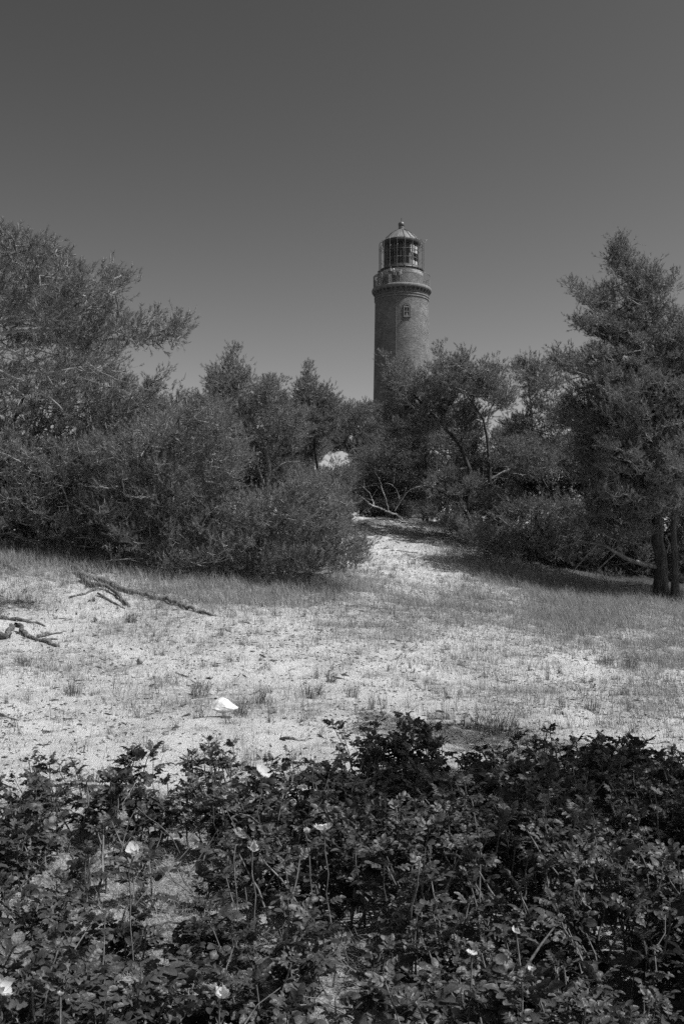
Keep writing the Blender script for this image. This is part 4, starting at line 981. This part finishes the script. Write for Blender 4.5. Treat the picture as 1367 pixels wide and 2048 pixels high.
# single blades and small wisps over the slope, thick where the photo shows long grass
x, y = scatter(1500000, -13, 14, 6.4, 36)
inside = np.abs(x) < (.36 * y + 2.2); x, y = x[inside], y[inside]
cv = cover(x, y); px_, py_ = proj(np.stack([x, y, H0(x, y)], -1))
clump = vnoise(x * 1.7 + 8, y * 1.7) * .6 + vnoise(x * 5, y * 5 + 30) * .6
wd = woods(x, y)
pr_ = np.clip(cv * 1.05 - .02, 0, 1) ** 1.3 * np.clip(clump * 1.5 - .2, .1, 1) + .12 * np.clip(clump - .45, 0, 1)
pr_ = pr_ * (1 - .75 * np.clip(wd * 1.6 - .6, 0, 1))
keep = rng.random(len(x)) < pr_ * .8
x, y, cv = x[keep], y[keep], cv[keep]
n = len(x); print('slope blades', n)
h = rng.uniform(.05, .14, n) + .20 * cv * rng.random(n) ** 1.2; wdt = rng.uniform(.0022, .0045, n) * (1 + y * .035)
lean = rng.normal(.35, .3, n); hd = rng.normal(2.4, 1.3, n)
ribbons(mb, np.stack([x, y, H(x, y) - .01], 1), hd, h, wdt, np.abs(lean) + .15, np.clip(rng.normal(.5, .25, n), 0, 1))
# small irregular wisps and cushions, many sizes
cx_, cy_ = scatter(8500, -10, 11, 6.4, 28); ins = np.abs(cx_) < .36 * cy_ + 1.5; cx_, cy_ = cx_[ins], cy_[ins]
kp = rng.random(len(cx_)) < .30 + .7 * vnoise(cx_ * .7 + 31, cy_ * .7) ** 1.5; cx_, cy_ = cx_[kp], cy_[kp]
nb = rng.integers(4, 34, len(cx_)); rr_c = rng.uniform(.015, .11, len(cx_)); hh_c = .04 + .17 * rng.random(len(cx_)) ** 2.2; tc_ = np.clip(rng.normal(.2, .25, len(cx_)), 0, 1); hd_c = rng.normal(2.4, 1.2, len(cx_))
ii = np.repeat(np.arange(len(cx_)), nb); n = len(ii); a = rng.uniform(0, 6.28, n); r_ = rr_c[ii] * np.sqrt(rng.random(n)); x = cx_[ii] + r_ * np.cos(a); y = cy_[ii] + r_ * np.sin(a)
ribbons(mb, np.stack([x, y, H(x, y) - .005], 1), hd_c[ii] + rng.normal(0, .9, n), hh_c[ii] * rng.uniform(.4, 1.2, n), rng.uniform(.0018, .0038, n) * (1 + y * .03), np.abs(rng.normal(.5, .45, n)), np.clip(tc_[ii] + rng.normal(0, .12, n), 0, 1))
# long grass along the foot of the pines
x, y = scatter(420000, -9, 11, 14.5, 34)
px_, py_ = proj(np.stack([x, y, H0(x, y)], -1))
band = np.maximum(np.exp(-((py_ - np.interp(px_, [-300, 0, 130, 260, 420, 560, 700, 730], [1125, 1125, 1130, 1150, 1178, 1172, 1168, 1140])) / 40) ** 2) / (1 + np.exp((px_ - 690) / 16)),
                  np.exp(-((py_ - np.interp(px_, [820, 900, 1000, 1150, 1300, 1400], [1075, 1105, 1150, 1200, 1225, 1235])) / 26) ** 2) / (1 + np.exp((890 - px_) / 20)))
band = np.maximum(band, .35 * (woods(x, y) > .5) * (y < 27))
keep = rng.random(len(x)) < band * (.25 + .6 * vnoise(x * 2.2, y * 2.2 + 11)) * .9; x, y = x[keep], y[keep]; n = len(x); print('long grass', n)
ribbons(mb, np.stack([x, y, H(x, y) - .01], 1), rng.normal(2.4, 1.4, n), rng.uniform(.12, .36, n), rng.uniform(.003, .005, n) * (1 + y * .03), np.abs(rng.normal(.45, .3, n)) + .1, np.clip(rng.normal(.55, .25, n), 0, 1))
# flat dead litter blades
x, y = scatter(120000, -11, 12, 6.2, 30); inside = np.abs(x) < (.36 * y + 1.5); x, y = x[inside], y[inside]
cv = cover(x, y); keep = rng.random(len(x)) < .25 + .5 * cv; x, y = x[keep], y[keep]; n = len(x)
ribbons(mb, np.stack([x, y, H(x, y) + .004], 1), rng.uniform(0, 6.28, n), rng.uniform(.02, .06, n), rng.uniform(.003, .006, n) * (1 + y * .02), rng.uniform(1.5, 3., n), np.clip(rng.normal(.25, .25, n), 0, 1))
o = mb.build('dry_grass', M_straw); tag(o, 'thin dry dune grass covering the slope', 'grass', kind='stuff')

# prominent separate tufts
def tuft(label, px, py, n, h, spread, tone=.12, lean=0.3, ang=.3):
    p = G(px, py); mb = MB(); a = rng.uniform(0, 6.28, n); r_ = spread * np.sqrt(rng.random(n))
    b_ = np.stack([p[0] + r_ * np.cos(a), p[1] + r_ * np.sin(a), np.zeros(n)], 1); b_[:, 2] = H(b_[:, 0], b_[:, 1]) - .01
    ribbons(mb, b_, np.where(rng.random(n) < .55, ang + rng.normal(0, .5, n), a), h * rng.uniform(.55, 1.1, n), rng.uniform(.002, .0038, n) * (1 + p[1] * .04), np.abs(rng.normal(lean, .22, n)), np.clip(rng.normal(tone, .15, n), 0, 1))
    o = mb.build('grass_tuft', M_straw, loc=p); tag(o, label, 'grass tuft', 'grass tufts standing on the bare sand')
for a in [('grass tuft leaning right on the lower left sand, nearest the left edge', 147, 1388, 90, .22, .10), ('grass tuft nearest the left edge, below the arched root', 48, 1335, 70, .20, .08),
          ('grass tuft just right of the end of the forked root', 258, 1246, 80, .22, .10), ('pair-thick grass tuft up-slope left of the white bag', 398, 1395, 110, .22, .11),
          ('slanting grass tuft right of the white bag', 520, 1412, 90, .26, .09), ('grass tuft touching the right side of the white bag', 482, 1432, 90, .22, .08),
          ('dense grass tuft on the bare sand at the middle of the slope', 625, 1398, 120, .20, .12), ('small grass tuft right of the dense middle one', 703, 1396, 70, .17, .07),
          ('grass tuft standing highest on the bare middle sand', 662, 1364, 60, .15, .07), ('tall thin tuft in the shade behind the roses', 985, 1470, 150, .30, .20),
          ('bushy grass tuft on the right slope', 1255, 1338, 160, .26, .18), ('grass tuft left of the bushy one on the right slope', 1210, 1330, 110, .22, .13),
          ('upright grass tuft standing on the lower right sand', 1183, 1424, 80, .24, .08), ('grass tuft alone on the upper bare path', 783, 1158, 70, .22, .10)]:
    tuft(*a)

# fallen cones, bark and twig crumbs on the sand
mb = MB(); x, y = scatter(120000, -11, 12, 6.0, 34); ins = np.abs(x) < .36 * y + 1.5; x, y = x[ins], y[ins]
keep = rng.random(len(x)) < .35 + .4 * (vnoise(x * .8, y * .8 + 4) > .5); x, y = x[keep], y[keep]; n = len(x)
c = np.stack([x, y, H(x, y) + .004], 1); L = .005 + .022 * rng.random(n) ** 2.0 * np.where(rng.random(n) < .04, 3, 1); a = rng.uniform(0, 6.28, n)
d = np.stack([np.cos(a), np.sin(a), rng.normal(0, .15, n)], 1)
mb.tubes(np.stack([c - d * L[:, None], c + [0, 0, .004], c + d * L[:, None]], 1), np.stack([L * .08 + .0015, L * .12 + .003, L * .06 + .001], 1), 4)
o = mb.build('forest_litter', M_cone); tag(o, 'dark crumbs of twigs and cones strewn on the sand', 'litter', kind='stuff')

# ------------------------------------------------------------------ roses
def rose_edge(x):
    px = 683 + x / 6.3 * F_PX
    return np.interp(px, [-600, 0, 120, 250, 420, 600, 680, 760, 850, 900, 960, 1040, 1100, 1250, 1367, 2000], [5.3, 5.55, 5.85, 6.0, 6.15, 6.2, 6.5, 6.9, 7.0, 6.6, 6.3, 6.3, 6.7, 6.8, 6.6, 6.4])
GAPS = [(-.80, 4.35, .52, .30), (-.62, 3.75, .42, .26), (-.80, 4.95, .34, .28), (-1.35, 4.5, .25, .3), (-1.35, 5.1, .22, .22), (.08, 4.1, .18, .22), (.04, 3.45, .2, .25), (.1, 2.9, .16, .2), (-1.15, 3.7, .22, .2), (.62, 4.15, .15, .12), (-1.0, 5.5, .2, .18), (.9, 3.3, .14, .16), (1.5, 4.6, .16, .16), (-.25, 5.3, .14, .14), (-.35, 2.9, .22, .2), (.45, 5.4, .15, .15)]
def gapf(x, y):
    g = np.zeros_like(x)
    for a, b, ra, rb in GAPS:
        ra, rb = ra * 1.02, rb * 1.05
        g = np.maximum(g, np.exp(-(((x - a) / ra) ** 2 + ((y - b) / rb) ** 2) * 1.1))
    return g
def leaf_template(rows, seed):
    rg = np.random.default_rng(seed); V = []; Q = []; n0 = 0
    spec = [(1.0, 0)] ; base = [(.30, 1), (.30, -1), (.55, 1), (.55, -1), (.78, 1), (.78, -1), (.95, 0)]
    curl = rg.uniform(.05, .35)
    for (t, side) in base:
        ang = side * (R(62) + rg.normal() * .12) * (1 - .2 * t); ln = (.36 if side else .42) * rg.uniform(.88, 1.1) * (.8 + .3 * t); wd = ln * .40 * rg.uniform(.85, 1.1)
        o = np.array([t * .85, side * .012, -curl * .5 * t ** 2 * .6]); fold = rg.uniform(.25, .6); droop = rg.uniform(.1, .45)
        ca, sa = math.cos(ang), math.sin(ang)
        for i in range(rows):
            s = i / (rows - 1); wv = wd * math.sin(math.pi * min(.99, s * .90 + .05) ** .95) ** .6
            for j in (-1, 0, 1):
                lx = ln * s; lyy = wv * j; lz = abs(j) * wv * fold - droop * ln * s ** 2 + .01 * rg.normal() * (j != 0)
                V.append(o + np.array([lx * ca - lyy * sa, lx * sa + lyy * ca, lz]))
        for i in range(rows - 1):
            for j in range(2):
                a = n0 + i * 3 + j; Q.append([a, a + 1, a + 4, a + 3])
        n0 += rows * 3
    # rachis
    k = 5
    for i in range(k):
        t = i / (k - 1); V.append(np.array([t * .82, -.010, -curl * .3 * t * t])); V.append(np.array([t * .82, .010, -curl * .3 * t * t]))
    for i in range(k - 1): a = n0 + 2 * i; Q.append([a, a + 1, a + 3, a + 2])
    return np.array(V), np.array(Q)
TPL = {r_: [leaf_template(r_, s) for s in range(6)] for r_ in (7, 5)}
def add_leaves(mb, pos, fwd, upv, size, rows, tone, rg):
    fwd = fwd / np.linalg.norm(fwd, axis=1, keepdims=True); sd_ = np.cross(upv, fwd); sd_ /= np.linalg.norm(sd_, axis=1, keepdims=True) + 1e-9; up_ = np.cross(fwd, sd_)
    pick = rg.integers(0, 6, len(pos))
    for k in range(6):
        s = pick == k
        if not s.any(): continue
        V, Q = TPL[rows][k]; m = s.sum()
        W = pos[s][:, None] + size[s][:, None, None] * (V[None, :, :1] * fwd[s][:, None] + V[None, :, 1:2] * sd_[s][:, None] + V[None, :, 2:] * up_[s][:, None])
        Qa = (np.arange(m) * len(V))[:, None, None] + Q[None]
        mb.add(W.reshape(-1, 3), Q=Qa.reshape(-1, 4), tone=np.repeat(tone[s], len(V)))
def rose_stems(mbl, mbs, x, y, h, rg, nl=(9, 15)):
    for xi, yi, hi in zip(x, y, h):
        z = float(H(xi, yi)); lean = rg.normal(size=2) * .22; p0 = np.array([xi, yi, z - .02]); p1 = p0 + np.array([lean[0] * hi * 1.3, lean[1] * hi * 1.3, hi])
        q = bez(p0, p1, 6, rg.uniform(-.05, .05), rg, .07)
        mbs.tube(q, np.linspace(.0055, .0025, 6) * rg.uniform(.8, 1.4), 5, cap=False)
        n = rg.integers(*nl); t = 1 - rg.random(n) ** 1.25 * .72; t[0] = 1; t[1] = .99; t[2] = .97
        pos = np.stack([np.interp(t, np.linspace(0, 1, 6), q[:, i]) for i in range(3)], 1)
        a = np.arange(n) * 2.4 + rg.uniform(0, 6.28); el = rg.uniform(-.1, .7, n) + (t > .9) * .25
        fwd = np.stack([np.cos(a) * np.cos(el), np.sin(a) * np.cos(el), np.sin(el)], 1)
        upv = np.array([0, 0, 1.]) + rg.normal(size=(n, 3)) * .42
        yy = yi; size = rg.uniform(.046, .09, n) * (.8 + .4 * float(vnoise(np.array([xi * 2.3 + 70]), np.array([yi * 2.3]))[0])) * (.75 + .45 * (t < .95))
        add_leaves(mbl, pos, fwd, upv, size, 7 if yy < 4.6 else 5, np.clip(rg.normal(.5, .2, n), 0, 1), rg)
rg = np.random.default_rng(99)
x = rg.uniform(-3.9, 4.3, 4600); y = rg.uniform(1.3, 7.4, 4600)
ed = rose_edge(x / np.maximum(y, 1) * 6.3) + .25 * (fbm(x * 1.5, y * 1.5 + 2, 2))
keep = (y < ed) & (rg.random(4600) > gapf(x, y) * 1.3); x, y = x[keep], y[keep]
h = .30 + .16 * vnoise(x * 1.2 + 5, y * 1.2 + 60) + rg.uniform(-.05, .12, len(x)); h = h - .06 + .16 * (vnoise(x * 2.1 + 90, y * 2.1) - .3); h *= 1 - .45 * gapf(x, y); h *= 1 - .42 * gapf(x, y + .36); h = np.maximum(h, .14)
print('rose stems', len(x))
mbl = MB(); mbs = MB(); rose_stems(mbl, mbs, x, y, h, rg)
# bare dead canes in and round the gaps
for _ in range(100):
    if rg.random() < .6:
        a, b, ra, rb = GAPS[rg.integers(len(GAPS))]; xi = a + rg.normal() * ra * .8; yi = b + rg.normal() * rb * .9
    else: xi = rg.uniform(-2, 3); yi = rg.uniform(2, 6.5)
    p0 = np.array([xi, yi, float(H(xi, yi))]); hi = rg.uniform(.15, .38); d = rg.normal(size=3) * .2; d[2] = hi
    mbs.tube(bez(p0, p0 + d, 7, rg.uniform(-.1, .1), rg, .12), np.linspace(.004, .0015, 7), 5, cap=False)
RT = empty('rose_thicket', (0, 4, 0)); tag(RT, 'low thicket of roses with crinkled leaves across the foreground', 'rose thicket', kind='stuff')
mbl.build('foliage', M_rose, RT, True); mbs.build('stem', M_stem, RT, True)
# separate bushes standing out along the far edge of the thicket
for px, py, nst, hh, lab in [(275, 1484, 5, .40, 'leafy rose bush standing up at the far left edge of the thicket, against bare sand'), (120, 1510, 6, .34, 'rose bush at the leftmost part of the thicket edge'),
                             (440, 1480, 8, .40, 'dense rose bush behind the thicket edge below the white bag'), (735, 1446, 6, .46, 'thin rose bush at the middle of the thicket edge, left of the shade'), (868, 1440, 5, .50, 'tall rose bush with a bud on top beside the shaded sand'),
                             (1080, 1452, 4, .46, 'small rose bush right of the shaded sand'), (1165, 1460, 6, .44, 'leafy rose bush on the right thicket edge'), (1212, 1452, 2, .50, 'single tall rose shoot with a curled tip on the right')]:
    Yb = (1.65 - hh) / ((py - 1100) / F_PX); xb = (px - 683.5) / F_PX * Yb
    rr = np.random.default_rng(px); ml = MB(); ms = MB()
    n = nst; xs = xb + rr.normal(size=n) * .10; ys = Yb + rr.normal(size=n) * .08
    rose_stems(ml, ms, xs, ys, hh * rr.uniform(.72, 1.0, n), rr, (10, 15))
    bx_ = empty('rose_bush', (xb, Yb, float(H(xb, Yb)))); tag(bx_, lab, 'rose bush', 'rose bushes along the thicket edge')
    ml.build('foliage', M_rose, bx_, True); ms.build('stem', M_stem, bx_, True)

# flowers
M_petal_shade = leafy('shaded_rose_petals', 0.2, 0.15, 0.6, 0.2, 0.3)  # darker petals for two blooms, shade put into the colour
M_stamen = simple('stamens', .45, .7, var=.2)
def flower(px, py, Y, size, tilt, cup, seed, npet=5, pm=None):
    Y *= .955
    rr = np.random.default_rng(seed); c = P(px, py, Y); T = np.array(tilt, float); T /= np.linalg.norm(T)
    a = np.cross(T, [0.3, .2, .9]); a /= np.linalg.norm(a); b = np.cross(T, a)
    hold = None
    for k in range(npet):
        th = k / npet * 2 * math.pi + rr.normal() * .12; e = math.cos(th) * a + math.sin(th) * b; s = np.cross(T, e)
        mb = MB(); V = []; n1, n2 = 6, 7; cp = cup * rr.uniform(.4, 1.5); ln = size * rr.uniform(.65, 1.15)
        for i in range(n1):
            u = i / (n1 - 1); ang = cp * u
            for j in range(n2):
                v = (j / (n2 - 1) - .5) * 2; wv = ln * .62 * (u ** .6) * (1 - .12 * (u > .9))
                rad = ln * u * (1 - .10 * v * v * u); ru = .07 * ln * math.sin(v * 7 + k * 2) * u + .05 * ln * rr.normal() * u
                V.append(c + e * rad * math.cos(ang) + T * (rad * math.sin(ang) + ru + .18 * ln * u * v * v) + s * wv * v)
        V = np.array(V); idx = np.arange(n1 * n2).reshape(n1, n2)
        Q = np.stack([idx[:-1, :-1], idx[:-1, 1:], idx[1:, 1:], idx[1:, :-1]], -1).reshape(-1, 4)
        mb.add(V, Q=Q, tone=rr.uniform(.3, .8))
        if hold is None:
            m2 = MB(); tt_ = np.linspace(0, math.pi, 7)
            # flower heart is the part; petals are its sub-parts
            m2.tube([c - T * size * .25, c - T * .004, c + T * size * .12], [size * .09, size * .16, size * .12], 8)
            # stem down into the thicket
            hold = m2.build('flower', M_stamen, RT, True, loc=np.array([0, 4, 0]))
            m2 = MB(); m2.tube(bez(c - T * size * .2, np.array([c[0] + rr.normal() * .03, c[1] + rr.normal() * .03, .05]), 6, 0, rr, .05), .0028, 5, cap=False); m2.build('stalk', M_stem, hold, True, loc=np.array([0, 4, 0]))
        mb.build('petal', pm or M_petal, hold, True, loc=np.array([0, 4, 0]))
U = 1.0
for f_ in [(505, 1697, 4.05, .036, (.2, -.5, .8), 1.0, 1), (270, 1705, 3.95, .038, (.1, -.6, .7), .9, 2), (648, 1660, 4.35, .042, (-.1, .2, 1), .7, 3), (612, 1667, 4.4, .020, (.3, .2, 1), 1.2, 4), (475, 1670, 4.3, .032, (.5, .3, .6), .5, 5),
           (522, 1545, 5.3, .042, (.5, -.2, .7), .4, 6), (628, 1521, 5.6, .022, (.2, 0, 1), .6, 7), (440, 1993, 2.75, .034, (.3, -.2, .9), .8, 8), (838, 1719, 3.95, .014, (0, 0, 1), 1.0, 9), (1032, 1865, 3.2, .018, (.2, -.3, 1), .9, 10), (942, 1908, 3.05, .018, (.2, 0, 1), .4, 11),
           (4, 1985, 2.75, .036, (.3, 0, .9), .8, 12), (1310, 1583, 4.9, .034, (.6, .2, .7), .2, 13), (1088, 1602, 4.75, .034, (-.1, -.3, .9), 1.0, 14, 5, M_petal_shade), (790, 1613, 4.65, .036, (0, -.5, .8), 1.0, 15, 5, M_petal_shade), (1060, 1940, 2.95, .015, (.2, 0, 1), .6, 16), (122, 1990, 2.75, .012, (.2, 0, 1), .9, 17)]:
    flower(*f_)

# straw and old grass under and between the roses
mb = MB(); x = rg.uniform(-3.2, 3.5, 130000); y = rg.uniform(1.8, 7.0, 130000); gp = gapf(x, y)
keep = rg.random(130000) < (.12 + .9 * gp); x, y, gp = x[keep], y[keep], gp[keep]; n = len(x)
ribbons(mb, np.stack([x, y, H(x, y)], 1), rng.uniform(0, 6.28, n), rng.uniform(.03, .11, n), rng.uniform(.0018, .0035, n), rng.uniform(.4, 2.2, n), np.clip(rng.normal(.62, .25, n), 0, 1))
o = mb.build('straw', M_straw); tag(o, 'pale dead grass showing in the gaps of the rose thicket', 'dry grass', kind='stuff')
print('shoots', TOT)
